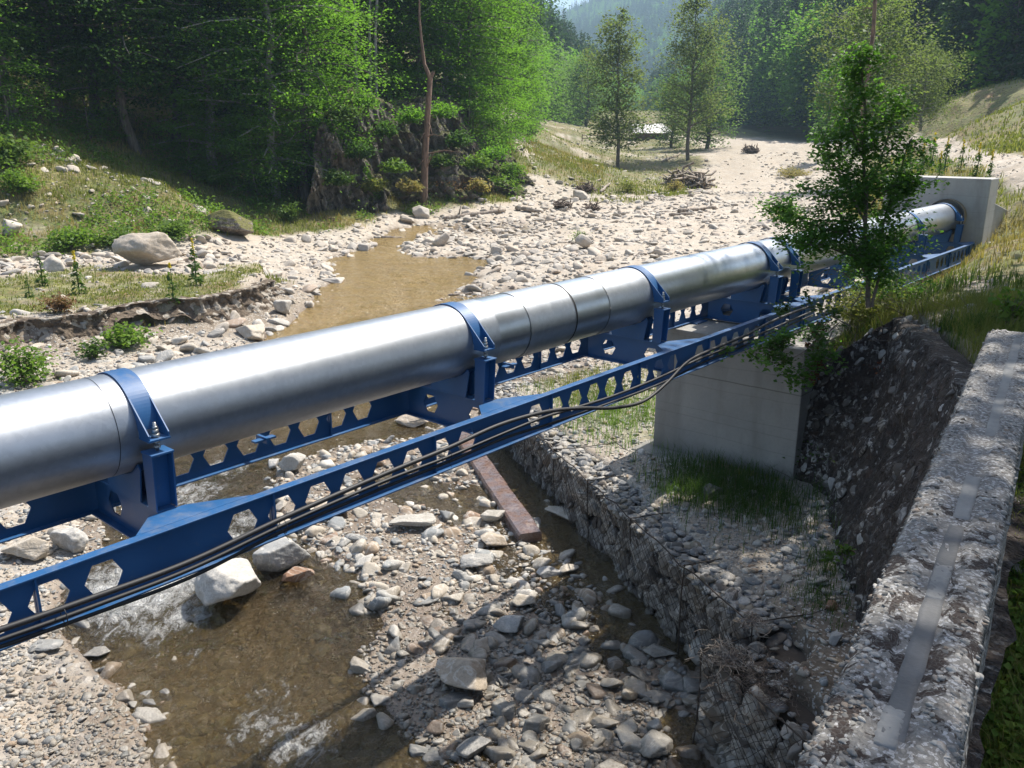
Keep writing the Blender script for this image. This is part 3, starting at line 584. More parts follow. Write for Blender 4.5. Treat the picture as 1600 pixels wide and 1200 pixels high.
strip = (np.abs(qs-.5) < .17) & topf
hgt = np.where(topf, -.0+.006*d1+.004*d2-.03*np.exp(-edge*16)*(1+d1), 0); hgt = np.where(strip, hgt*.25-.008, hgt)
P[:, 2] += hgt
sh_ = np.where(topf, 0, .015*d1+.006*d2); P[:, :2] += (np.where(qs < .5, -1, 1)*(sh_-.02*np.exp(zs*9)*(~topf)))[:, None]*nd[:2]*1.0
endm = np.repeat((np.arange(nu) >= nu-3), m_); P[endm] += ud*.05*d1[endm][:, None]*4
i, j = np.meshgrid(np.arange(nu-1), np.arange(m_-1), indexing='ij'); Q = np.stack([i*m_+j, (i+1)*m_+j, (i+1)*m_+j+1, i*m_+j+1], -1).reshape(-1, 4)
base = (a+b)/2; base[2] = 3.4
par = empty('parapet_wall', base); tag(par, 'rough weathered concrete bridge parapet with dark moss patches, running up the right side', 'parapet')
Vv = [tuple(p) for p in P]; Fq = [tuple(q[::-1]) for q in Q]; last = list(range((nu-1)*m_, nu*m_)); Fq.append(tuple(last))
mk('wall_body', Vv, Fq, M['parapet'], par, smooth=True)
g = NT('mortar'); n = g.noise(5, 5, .6); n2 = g.noise(50, 4, .7)
M['mortar'] = g.end(g.pbr(g.mix(g.ramp(n, [(.4, 0.), (.62, 1.)]), (.225, .22, .205), (.16, .158, .15)), .8, normal=g.bump(n2, .4, .006)))
g = NT('mortar_dark'); n = g.noise(6, 5, .6)
M['mortar_d'] = g.end(g.pbr(g.mix(g.ramp(n, [(.35, 0.), (.6, 1.)]), (.075, .074, .073), (.12, .118, .115)), .75, normal=g.bump(g.noise(50, 4, .7), .5, .006)))
def mortar(y0, y1, mat, dx=0, wf=.245, hz=-.004):
    # strip runs along the middle, given by image rows of its ends
    def u_of(py): p = at(1455, py, ZP); return np.dot(p-a, ud)
    u0, u1 = u_of(y0), u_of(y1); n = 26; V = []; m2 = 7
    rs = np.random.RandomState(int(y0))
    for i2 in range(n):
        uu = u0+(u1-u0)*i2/(n-1); ww = wid+(wid2-wid)*max(uu, 0)/L1; e = min(i2, n-1-i2)/(n-1)*2
        hw = wf/2*(1-.25*max(0, 1-e*6)**2)
        for j2 in range(m2):
            q = .52+dx+hw*(j2/(m2-1)*2-1)*(1+.07*rs.randn()); e2 = min(j2, m2-1-j2)
            V.append(a+ud*uu+nd*ww*q+np.array([0, 0, -.03 if e2 == 0 or i2 in (0, n-1) else hz+.0015*rs.randn()]))
    Q = [(i2*m2+j2, i2*m2+j2+1, (i2+1)*m2+j2+1, (i2+1)*m2+j2) for i2 in range(n-1) for j2 in range(m2-1)]
    return mk('mortar_strip', V, [q[::-1] for q in Q] if u1 > u0 else Q, mat, par, smooth=True)
mortar(672, 508, M['mortar'], dx=.09, hz=-.003); mortar(1192, 802, M['mortar_d'], dx=.01, hz=-.005); mortar(800, 728, M['mortar'], dx=.03, hz=-.003); mortar(934, 874, M['mortar'], dx=.01, wf=.22, hz=-.003); mortar(1190, 1120, M['mortar'], dx=-.02, wf=.22, hz=-.003)
# pebbles exposed along the parapet top
rs = np.random.RandomState(5); n = 7500; uu = L1*rs.rand(n)**1.5; q = rs.rand(n); ok = np.abs(q-.52) > .19; uu, q = uu[ok], q[ok]; n = len(q); ww = wid+(wid2-wid)*uu/L1
pos = a+ud*uu[:, None]+nd*(ww*q)[:, None]+np.array([0, 0, -.002]); pos[:, 2] -= .03*np.exp(-np.minimum(q, 1-q)*16)
stones_mesh('exposed_pebbles', pos, .0030+.0125*rs.rand(n)**3.2, rock_mat('pebble', [(0, (.23, .22, .20)), (.3, (.14, .135, .125)), (.5, (.07, .06, .05)), (.64, (.21, .17, .135)), (.80, (.38, .365, .335)), (.88, (.16, .16, .155))], True), par, sub=1, seed=7)
# ================================================================ PIER AND HEADWALL
def block(name, t0, t1, w0, w1, z0, z1, mat, parent=None, bev=.012, seed=1, topslope=0.):
    bm = MB(); bm.pbox(t0, t1, w0, w1, z0, z1); o = bm.build(name, mat, parent, bevel=bev); return o
pier = empty('concrete_pier', PW(10.1, .5, 1.0)); tag(pier, 'grey cast concrete pier block carrying the blue girders on the right of the stream', 'pier')
block('pier_body', 8.86, 11.2, -.9, 1.27, .5, 2.855, M['conc'], pier)
block('footing', 8.55, 11.6, -1.1, 1.3, .4, 1.03, M['conc'], pier, .03)
for w_ in (-.675, .675):
    for t_ in (9.3, 10.62): MB().pbox(t_, t_+.32, w_-.14, w_+.14, 2.855, 2.871).build('bearing_plate', M['blue'], pier)
head = empty('concrete_headwall', PW(19.9, 0, 2.9)); tag(head, 'grey concrete headwall block that the pipe runs into at the far bank', 'headwall')
block('headwall_block', 19.62, 20.35, -1.45, .78, 2.2, 4.57, M['conc_light'], head, .02)
mb = MB(); p = lambda t, w_, z: PW(t, w_, z)
mb.hexa([p(20.36, .45, 2.5), p(23.6, .6, 2.8), p(23.6, .82, 2.8), p(20.36, .70, 2.5), p(20.36, .45, 4.05), p(22.6, .6, 3.6), p(22.6, .82, 3.6), p(20.36, .70, 4.05)]); mb.build('wing_wall', M['conc_light'], head, bevel=.02)
# ================================================================ SILL IN THE SIDE CHANNEL
g = NT('wet_rusty_concrete'); n = g.noise(4, 6, .7, None, .5); n2 = g.noise(20, 5, .7)
M['sill'] = g.end(g.pbr(g.mix(g.ramp(n, [(.38, 0.), (.62, 1.)]), (.13, .07, .045), (.12, .10, .105)), g.ramp(n2, [(.4, .12), (.65, .6)]), normal=g.bump(n2, .5, .012), spec=.6))
A_, B_ = at(738, 700, .30), at(829, 832, .24); d = (B_-A_); d /= np.linalg.norm(d); nn = np.array([d[1], -d[0], 0]); nn /= np.linalg.norm(nn)
nu = 60; V = []
rs = np.random.RandomState(3)
for i in range(nu):
    c0 = A_-d*1.5+(B_-A_+d*1.5)*i/(nu-1); f_ = .17+.008*noise3(i*.4, 0, 0, 1)
    for q, z in ((-1, -.5), (-1, -.03), (-.85, 0), (0, .006), (.85, 0), (1, -.03), (1, -.5)): V.append(c0+nn*f_*q+np.array([0, 0, z+.012*float(noise3(i*.5, q*3, 0, 2))]))
Q = [(i*7+j, (i+1)*7+j, (i+1)*7+j+1, i*7+j+1) for i in range(nu-1) for j in range(6)]+[tuple(range((nu-1)*7, nu*7))]
tag(mk('concrete_sill', V, Q, M['sill']), 'low wet rust-stained concrete sill in the shallow channel beside the long gabion', 'sill')
# ================================================================ GABIONS
M['fill_side'] = rock_mat('gabion_stone', [(0, (.15, .13, .11)), (.2, (.20, .18, .155)), (.45, (.105, .09, .078)), (.62, (.23, .21, .185)), (.8, (.16, .13, .10)), (.93, (.30, .28, .25))], True)
M['fill_top'] = rock_mat('gabion_stone_top', [(0, (.29, .275, .25)), (.2, (.20, .205, .205)), (.4, (.34, .32, .29)), (.58, (.155, .16, .165)), (.78, (.27, .235, .18)), (.93, (.44, .42, .38))], True)
M['soil'] = simple('dark_soil', (.07, .055, .042), .95, 0, .4, 9, .8, .03)
def gabion(label, A, B, width, top, bottom, seed, dens=1., topcover=1.):
    A = np.array(A, float); B = np.array(B, float); A[2] = B[2] = 0; d = B-A; L = np.linalg.norm(d); d /= L; nn = np.array([-d[1], d[0], 0])   # nn points away from the stream
    if nn[0] < 0: nn = -nn
    e = empty('gabion_wall', (A+B)/2+np.array([0, 0, bottom])); tag(e, label, 'gabion')
    mb = MB(); z0, z1 = bottom-.4, top-.09
    mb.hexa([A+nn*.2+[0, 0, z0], B+nn*.2+[0, 0, z0], B+nn*width+[0, 0, z0], A+nn*width+[0, 0, z0], A+nn*.2+[0, 0, z1], B+nn*.2+[0, 0, z1], B+nn*width+[0, 0, z1], A+nn*width+[0, 0, z1]])
    mb.build('soil_core', M['soil'], e)
    rs = np.random.RandomState(seed); H = top-bottom
    n = int(L*H*150*dens); u = rs.rand(n)*L; zz = bottom-.2+(H+.12)*rs.rand(n); pos = A+d*u[:, None]+nn*(.10+.03*rs.randn(n))[:, None]; pos[:, 2] = zz
    bul = .03*np.sin(u*3.1)+.03*fbm(u*1.3, zz*2, s=seed); pos -= nn*bul[:, None]
    stones_mesh('side_stones', pos, .085+.095*rs.rand(n)**1.3, M['fill_side'], e, sub=2, seed=seed+1, normal=-nn, flatr=(.45, .75), tilt=.25, smooth=True, variants=18)
    for end, sg in ((A, -1), (B, 1)):
        n2 = int(width*H*80); w2 = rs.rand(n2)*width; pe = end+nn*w2[:, None]-d*sg*.07; pe[:, 2] = bottom-.2+(H+.1)*rs.rand(n2)
        stones_mesh('end_stones', pe, .075+.06*rs.rand(n2), M['fill_side'], e, sub=2, seed=seed+2+sg, normal=d*sg, flatr=(.45, .75), tilt=.25, smooth=True)
    n = int(L*width*330*topcover); u = rs.rand(n)*L; w2 = rs.rand(n)*width; pos = A+d*u[:, None]+nn*w2[:, None]; pos[:, 2] = top-.07+.02*rs.randn(n)
    stones_mesh('top_stones', pos, .04+.07*rs.rand(n)**1.6, M['fill_top'], e, sub=1, seed=seed+4, flatr=(.25, .55), tilt=.14, variants=20)
    q = QB(); off = -nn*.03
    def rod(p, q_, r=.006): 
        m = max(3, int(np.linalg.norm(q_-p)/.25)); K = p+(q_-p)*np.linspace(0, 1, m)[:, None]; K = K+.012*rs.randn(m, 3); q.tube(K, r, 5)
    ztop = np.array([0, 0, top+.012]); zb = np.array([0, 0, bottom-.2])
    rod(A+off+ztop, B+off+ztop, .009); rod(A+nn*width+ztop, B+nn*width+ztop)
    k = int(L/1.1)
    for i in range(k+1):
        c0 = A+d*L*i/k; rod(c0+off+zb, c0+off+ztop, .008); rod(c0+off+ztop, c0+nn*width+ztop, .007)
    q.build('frame_wire', M['wire'], e)
    q = QB(); sp = .11
    for i in range(int((L+H)/sp)):       # diagonal mesh on the stream side
        for sgn in (1, -1):
            u0 = i*sp-(H if sgn > 0 else 0); p0, p1 = (u0, bottom), (u0+H, top)
            if sgn < 0: p0, p1 = (u0, top), (u0+H, bottom)
            ua, ub = max(0, p0[0]), min(L, p1[0])
            if ub-ua < .05: continue
            f = lambda uu: p0[1]+(p1[1]-p0[1])*(uu-p0[0])/H
            pa, pb = A+d*ua+off*1.5, A+d*ub+off*1.5; pa[2], pb[2] = f(ua), f(ub); m = 6; K = pa+(pb-pa)*np.linspace(0, 1, m)[:, None]+.012*rs.randn(m, 3)
            bulv = .03*np.sin((ua+(ub-ua)*np.linspace(0, 1, m))*3.1); K = K-nn*bulv[:, None]; q.tube(K, .0032, 3)
    q.build('wire_mesh', M['wire'], e); return e
g1a, g1b = at(751, 600, 1.0), at(1135, 941, 1.0); g1b = g1a+(g1b-g1a)*1.055
gabion('long gabion wall of caged stones edging the stream, from behind the girders towards the bank', g1a, g1b, 1.0, 1.0, .12, 11)
gabion('short near gabion at the lower right, topped with dark silt and driftwood twigs', at(1098, 1018, .9), at(1262, 1160, .9), 1.1, .9, .0, 23, topcover=.18)
# silt over the near gabion
# ================================================================ PIPE
X2T = lambda px: (5*2000/(2000-px)-5)/.7255
pipe = empty('steel_pipeline', PW(9, 0, PZ)); tag(pipe, 'big silver sheet-clad pipeline crossing the stream on the blue girders', 'pipeline')
RP = .325
def cyl(name, t0, t1, r, mat, parent, k=96, seg=None, wob=.0008, seed=0, lip=False):
    n = max(4, int((t1-t0)/.12)); ts = np.linspace(t0, t1, n); a = np.linspace(0, 2*np.pi, k, endpoint=False); V = []
    if lip: ts = np.concatenate([[t0], ts, [t1]])
    for i, t in enumerate(ts):
        rr = r
        if lip and i in (0, len(ts)-1): rr = r-.02
        rad = rr+wob*fbm(np.cos(a)*2, np.sin(a)*2, t*2.2, 3, seed)
        V.append(P0+t*U+[0, 0, PZ]+rad[:, None]*(np.cos(a)[:, None]*N+np.sin(a)[:, None]*np.array([0, 0, 1.])))
    V = np.concatenate(V); nn_ = len(ts)
    i, j = np.meshgrid(np.arange(nn_-1), np.arange(k), indexing='ij'); i = i.ravel(); j = j.ravel(); j2 = (j+1) % k
    Q = np.stack([i*k+j, i*k+j2, (i+1)*k+j2, (i+1)*k+j], 1)
    return mk(name, V, Q, mat, parent, smooth=True)
cuts = [(-3.5, X2T(150), 'a'), (X2T(150), X2T(742), 'a'), (X2T(742), X2T(790), 'b'), (X2T(790), X2T(862), 'a'), (X2T(862), X2T(915), 'b'), (X2T(915), X2T(985), 'a'), (X2T(985), X2T(1070), 'c'), (X2T(1070), X2T(1155), 'b'), (X2T(1155), X2T(1245), 'c'), (X2T(1245), 16.6, 'b'), (16.6, 19.66, 'c')]
rr_ = {'a': .325, 'b': .322, 'c': .3235}
for i, (t0, t1, ty) in enumerate(cuts):
    s_ = cyl('cladding_section', t0, t1, rr_[ty]+(.002 if i % 2 else 0), M['galv2'] if ty != 'a' else M['galv'], pipe, seed=i)
    if ty == 'b': s_['label'] = 'shinier smooth sheet section'
cyl('joint_seam', X2T(862)-.012, X2T(862)+.012, .3305, M['rubber'], pipe, wob=0)
cyl('joint_seam', X2T(150)-.004, X2T(150)+.004, .3262, M['rubber'], pipe, wob=0); cyl('joint_seam', 3.0-.004, 3.0+.004, .3275, M['galv'], pipe, wob=0)
cyl('end_collar', 19.42, 19.64, .405, simple('worn_rubber', (.3, .24, .17), .9), pipe, wob=.012, seed=4)
# ================================================================ GIRDER FRAME
ZT, ZB = 3.21, 2.872
fr_ = empty('girder_bridge', PW(4, 0, 2.87)); tag(fr_, 'blue steel girder bridge with hexagonal web holes carrying the pipe over the stream', 'bridge')
SUP = [-2.26, .74, 3.76, 6.72, 9.74, 10.45, 13.45, 16.45, 19.1]
FULL = [.61, 3.33, 3.62-.0]    # webs without a hole
def girder(t0, t1, w_, solid):
    mb = MB(); th = .009; zc = (ZT+ZB)/2; H = (ZT-ZB)/2-.012; p_ = .302
    t = t0
    k0 = int(math.ceil((t0-.01)/p_)); cells = []
    n = int((t1-t0)/p_); rem = (t1-t0)-n*p_
    for i in range(n):
        c = t0+rem/2+p_*(i+.5); cells.append(c)
    def face(pts, flip=False):
        for sgn in (-1, 1):
            P_ = [PW(x, w_+sgn*th/2, zc+z) for x, z in pts]; mb.add(P_, [tuple(range(len(P_))) if (sgn > 0) != flip else tuple(range(len(P_)))[::-1]])
    if rem > 0: face([(t0, -H), (t0+rem/2, -H), (t0+rem/2, H), (t0, H)]); face([(t1-rem/2, -H), (t1, -H), (t1, H), (t1-rem/2, H)])
    for c in cells:
        x0, x1 = c-p_/2, c+p_/2
        if any(abs(c-s_) < p_*.5 for s_ in solid): face([(x0, -H), (x1, -H), (x1, H), (x0, H)]); continue
        a_, b_, h_ = .112, .058, .100
        face([(x0, 0), (c-a_, 0), (c-b_, h_), (c+b_, h_), (c+a_, 0), (x1, 0), (x1, H), (x0, H)]); face([(x0, 0), (x0, -H), (x1, -H), (x1, 0), (c+a_, 0), (c+b_, -h_), (c-b_, -h_), (c-a_, 0)])
        hx = [(c-a_, 0), (c-b_, h_), (c+b_, h_), (c+a_, 0), (c+b_, -h_), (c-b_, -h_)]
        P_ = [PW(x, w_-th/2, zc+z) for x, z in hx]+[PW(x, w_+th/2, zc+z) for x, z in hx]; mb.add(P_, [(i, (i+1) % 6, (i+1) % 6+6, i+6) for i in range(6)])
    gd = mb.build('girder', M['blue'], fr_)
    mb = MB(); mb.pbox(t0, t1, w_-.036, w_+.036, ZT-.012, ZT); mb.build('top_flange', M['blue'], gd, bevel=.002)
    mb = MB(); mb.pbox(t0, t1, w_-.05, w_+.05, ZB, ZB+.012); mb.build('bottom_flange', M['blue'], gd, bevel=.002)
    ts = np.arange(t0+1.35, t1-.2, 1.5)
    for t in ts:
        for sgn in (-1, 1):
            mb = MB(); x = sorted([w_+sgn*.006, w_+sgn*.034]); mb.pbox(t-.006, t+.006, x[0], x[1], ZB+.013, ZT-.013); mb.build('stiffener', M['blue'], gd)
    for t in (t0+.02, t1-.03): MB().pbox(t, t+.012, w_-.034, w_+.034, ZB+.013, ZT-.013).build('end_plate', M['blue'], gd)
for w_ in (-.675, .675):
    girder(-3.0, 10.07, w_, [s_ for s_ in SUP if s_ < 10] + [s_-.3 for s_ in SUP if s_ < 5])
    girder(10.12, 19.35, w_, [s_ for s_ in SUP if s_ > 10])
def support(t, bearing=False):
    zc = (ZT+ZB)/2; H = (ZT-ZB)/2
    # castellated cross member in the plane across the pipe
    mb = MB(); th = .01; W2 = .60
    hexs = [(-.32, 0), (.32, 0)] if not bearing else [(-.32, 0), (.32, 0), (0, 0)]
    cellsx = [(-W2, -.45, None), (-.45, -.15, -.30), (-.15, .15, 0. if False else None), (.15, .45, .30), (.45, W2, None)]
    for x0, x1, c in cellsx:
        for sgn in (-1, 1):
            def F_(pts): 
                P_ = [PW(t+sgn*th/2, x, zc+z) for x, z in pts]; mb.add(P_, [tuple(range(len(P_)))])
            if c is None: F_([(x0, -H+.012), (x1, -H+.012), (x1, H), (x0, H)])
            else:
                a_, b_, h_ = .1, .05, .085
                F_([(x0, 0), (c-a_, 0), (c-b_, h_), (c+b_, h_), (c+a_, 0), (x1, 0), (x1, H), (x0, H)]); F_([(x0, 0), (x0, -H+.012), (x1, -H+.012), (x1, 0), (c+a_, 0), (c+b_, -h_), (c-b_, -h_), (c-a_, 0)])
    cm = mb.build('cross_member', M['blue'], fr_)
    mb = MB(); mb.pbox(t-.06, t+.06, -.61, .61, ZB+.014, ZB+.024); mb.pbox(t-.06, t+.06, -.44, .44, ZT-.002, ZT+.010); mb.build('cross_flange', M['blue'], cm)
    # saddle: plates that hug the pipe from below
    mb = MB(); aa = np.radians(np.linspace(222, 318, 13)); r = RP+.006
    for dt in (-.062, .052):
        arc = [PW(t+dt, r*math.cos(x), PZ+r*math.sin(x)) for x in aa]; pts = arc+[PW(t+dt, .27, PZ-.26), PW(t+dt, .22, ZT+.012), PW(t+dt, -.22, ZT+.012), PW(t+dt, -.27, PZ-.26)]
        mb.prism(pts, .01*U)
    V = [PW(t+dt, (r+e)*math.cos(x), PZ+(r+e)*math.sin(x)) for e in (0, .008) for dt in (-.07, .07) for x in aa]; m = len(aa)
    mb.add(V, [(i, i+1, m+i+1, m+i) for i in range(m-1)]+[(2*m+i, 3*m+i, 3*m+i+1, 2*m+i+1) for i in range(m-1)]); mb.build('saddle', M['blue'], fr_)
    for sg in (-1, 1):
        # upright post beside the pipe, channel shaped, with a cap plate
        mb = MB(); z1 = PZ-.115; wa, wb = sg*.352, sg*.455
        def slab(t0_, t1_, b0, b1, c0, c1): mb.hexa([PW(t0_, b0, ZT+.012), PW(t1_, b0, ZT+.012), PW(t1_, b1, ZT+.012), PW(t0_, b1, ZT+.012), PW(t0_, c0, z1), PW(t1_, c0, z1), PW(t1_, c1, z1), PW(t0_, c1, z1)])
        for t_ in (t-.07, t+.06):
            x = sorted([sg*.34, sg*.45]); y = sorted([sg*.35, sg*.475]); slab(t_, t_+.01, x[0], x[1], y[0], y[1])
        x = sorted([sg*.375, sg*.385]); y = sorted([sg*.40, sg*.41]); slab(t-.06, t+.06, x[0], x[1], y[0], y[1]); po = mb.build('post', M['blue'], fr_)
        mb = MB(); x = sorted([sg*.345, sg*.482]); mb.pbox(t-.075, t+.075, x[0], x[1], z1, z1+.014); mb.build('cap_plate', M['blue'], po, bevel=.002)
        # gusset plate widening the girder flange under the post
        wi, wo = sg*.44, sg*.638; mb = MB(); pts = [PW(t-.12, wi, ZT-.010), PW(t+.12, wi, ZT-.010), PW(t+.50, wo, ZT-.010), PW(t-.30, wo, ZT-.010)]
        if sg < 0: pts = pts[::-1]
        mb.prism(pts, [0, 0, .010]); mb.build('gusset_plate', M['blue'], fr_)
    # strap over the pipe with winged lugs and bolts
    aa = np.radians(np.linspace(4, 176, 45)); r0, r1 = RP+.006, RP+.014; hw = .068
    V = [PW(t+dt, r_*math.cos(x), PZ+r_*math.sin(x)) for r_ in (r0, r1) for dt in (-hw, hw) for x in aa]; m = len(aa)
    Fq = [(i, m+i, m+i+1, i+1) for i in range(m-1)]+[(2*m+i, 2*m+i+1, 3*m+i+1, 3*m+i) for i in range(m-1)]+[(i, i+1, 2*m+i+1, 2*m+i) for i in range(m-1)]+[(m+i, 3*m+i, 3*m+i+1, m+i+1) for i in range(m-1)]
    st_ = mk('pipe_strap', V, Fq, M['blue'], fr_, smooth=False)
    for sg in (-1, 1):
        mb = MB()
        for dt in (-hw, hw-.008):
            ar = [(r1*math.cos(x), r1*math.sin(x)) for x in np.radians(np.linspace(40, -1, 9))]
            pts = ar+[(.345, -.012), (.462, -.012), (.462, .02)]
            P_ = [PW(t+dt, sg*x, PZ+y) for x, y in pts]; mb.prism(P_ if sg > 0 else P_[::-1], .008*U)
        x = sorted([sg*.338, sg*.466]); mb.pbox(t-.07, t+.07, x[0], x[1], PZ-.024, PZ-.012); mb.build('lug', M['blue'], st_)
        q = QB(); c0 = PW(t, sg*.415, 0)
        for z0, z1_, r_ in ((PZ-.14, PZ+.085, .011), (PZ-.011, PZ+.012, .026), (PZ+.012, PZ+.04, .021), (PZ+.04, PZ+.06, .017), (PZ-.055, PZ-.03, .022), (PZ-.085, PZ-.065, .022)):
            q.tube([c0+[0, 0, z0], c0+[0, 0, z0+.0005], c0+[0, 0, z1_-.0005], c0+[0, 0, z1_]], [.001, r_, r_, .001], 6 if r_ > .012 else 8)
        q.build('bolt', M['bolt'], st_, smooth=False)
for t in SUP: support(t)
# horizontal stays and small clips between supports
for t in (2.1, 5.2, 8.2):
    mb = MB(); mb.pbox(t-.10, t+.10, -.59, -.53, ZT-.14, ZT-.125); mb.pbox(t-.012, t+.012, -.66, -.5, ZT-.16, ZT-.11); mb.build('clip', M['blue'], fr_)
# ================================================================ CABLES
def cable(label, pts, r, wv):
    P_ = [atw(x, y, wv) for x, y in pts]; K = spline(P_, len(P_)*14); q = QB(); q.tube(K, r, 10); o = q.build('cable', M['rubber']); tag(o, label, 'cable', 'black cables along the near girder'); return o
cable('thick black cable along the girder web, sagging clear of it before the pier', [(-120, 1022), (0, 984), (150, 932), (300, 876), (450, 806), (600, 741), (700, 700), (780, 664), (850, 644), (905, 638), (960, 637), (1005, 627), (1040, 600), (1075, 565), (1115, 545), (1165, 524), (1215, 498), (1262, 480)], .018, .79)
cable('black cable lying tight against the lower girder flange the whole way', [(-120, 1040), (0, 1000), (150, 946), (300, 888), (450, 817), (600, 752), (700, 714), (790, 676), (850, 652), (900, 637), (960, 618), (1030, 590), (1090, 562), (1150, 538), (1210, 512), (1270, 486)], .014, .755)
cable('thin black cable underneath the other two, at the bottom edge of the girder', [(-120, 1052), (0, 1011), (150, 958), (300, 901), (450, 826), (600, 762), (700, 722), (790, 684), (860, 662), (940, 634), (1030, 600), (1100, 566), (1160, 541), (1220, 514), (1270, 492)], .012, .765)
q = QB()
for px, py in ((443, 822), (100, 962), (700, 712)):
    c0 = atw(px, py, .79); aa = np.linspace(0, 2*np.pi, 14); K = [c0+.045*math.cos(x)*N+[0, 0, .05*math.sin(x)] for x in aa]; q.tube(K, .003, 5); q.tube([c0+[0, 0, -.05], c0+.02*N+.02*U+[0, 0, -.10]], .002, 4)
tag(q.build('cable_tie', M['rubber']), 'black ties binding the cables to the near girder', 'cable tie')
# ================================================================ STONES
for _k, _sub in (('big', 4), ('mid', 3)): pass
def rock_mesh(seed, sub, flat, mat, cuts=12, sharp=30, elong=1.3, rough=.1):
    P, Fc = rock_shape(sub, seed, flat, cuts, rough, sharp, elong); me = bpy.data.meshes.new('stone')
    me.from_pydata([tuple(v) for v in P], [], [tuple(int(i) for i in f) for f in Fc]); me.materials.append(mat)
    if sub >= 3: me.polygons.foreach_set('use_smooth', np.ones(len(me.polygons), bool))
    me.update(); return me
placed = []
def boulder(px, py, wpx, hr, mat, label, seed, name='boulder', rot=None, sink=.22, elong=1.25, cat='boulder', cuts=10):
    """a rock whose foot is seen at (px,py) and whose width in the photo is wpx"""
    p = hit(px, py); p[2] = max(p[2], float(wz(p[1]))-.03) if p[1] < 60 and abs(p[2]-float(wz(p[1]))) < .6 else p[2]; d = math.hypot(p[0], p[1]); dep = p[1]*CP+(CAMZ-p[2])*SP; s = wpx*dep/F/2
    me = rock_mesh(seed, 4 if wpx > 45 else 3, hr, M[mat], cuts=cuts, elong=elong)
    o = bpy.data.objects.new(name, me); col.objects.link(o); fl = s*hr
    o.location = (p[0], p[1]+s*.5, p[2]+fl*(1-sink)*.8); o.scale = (s, s, s); o.rotation_euler = (0, 0, rot if rot is not None else seed*1.7)
    tag(o, label, cat); placed.append((p[0], p[1]+s*.5, s)); return o
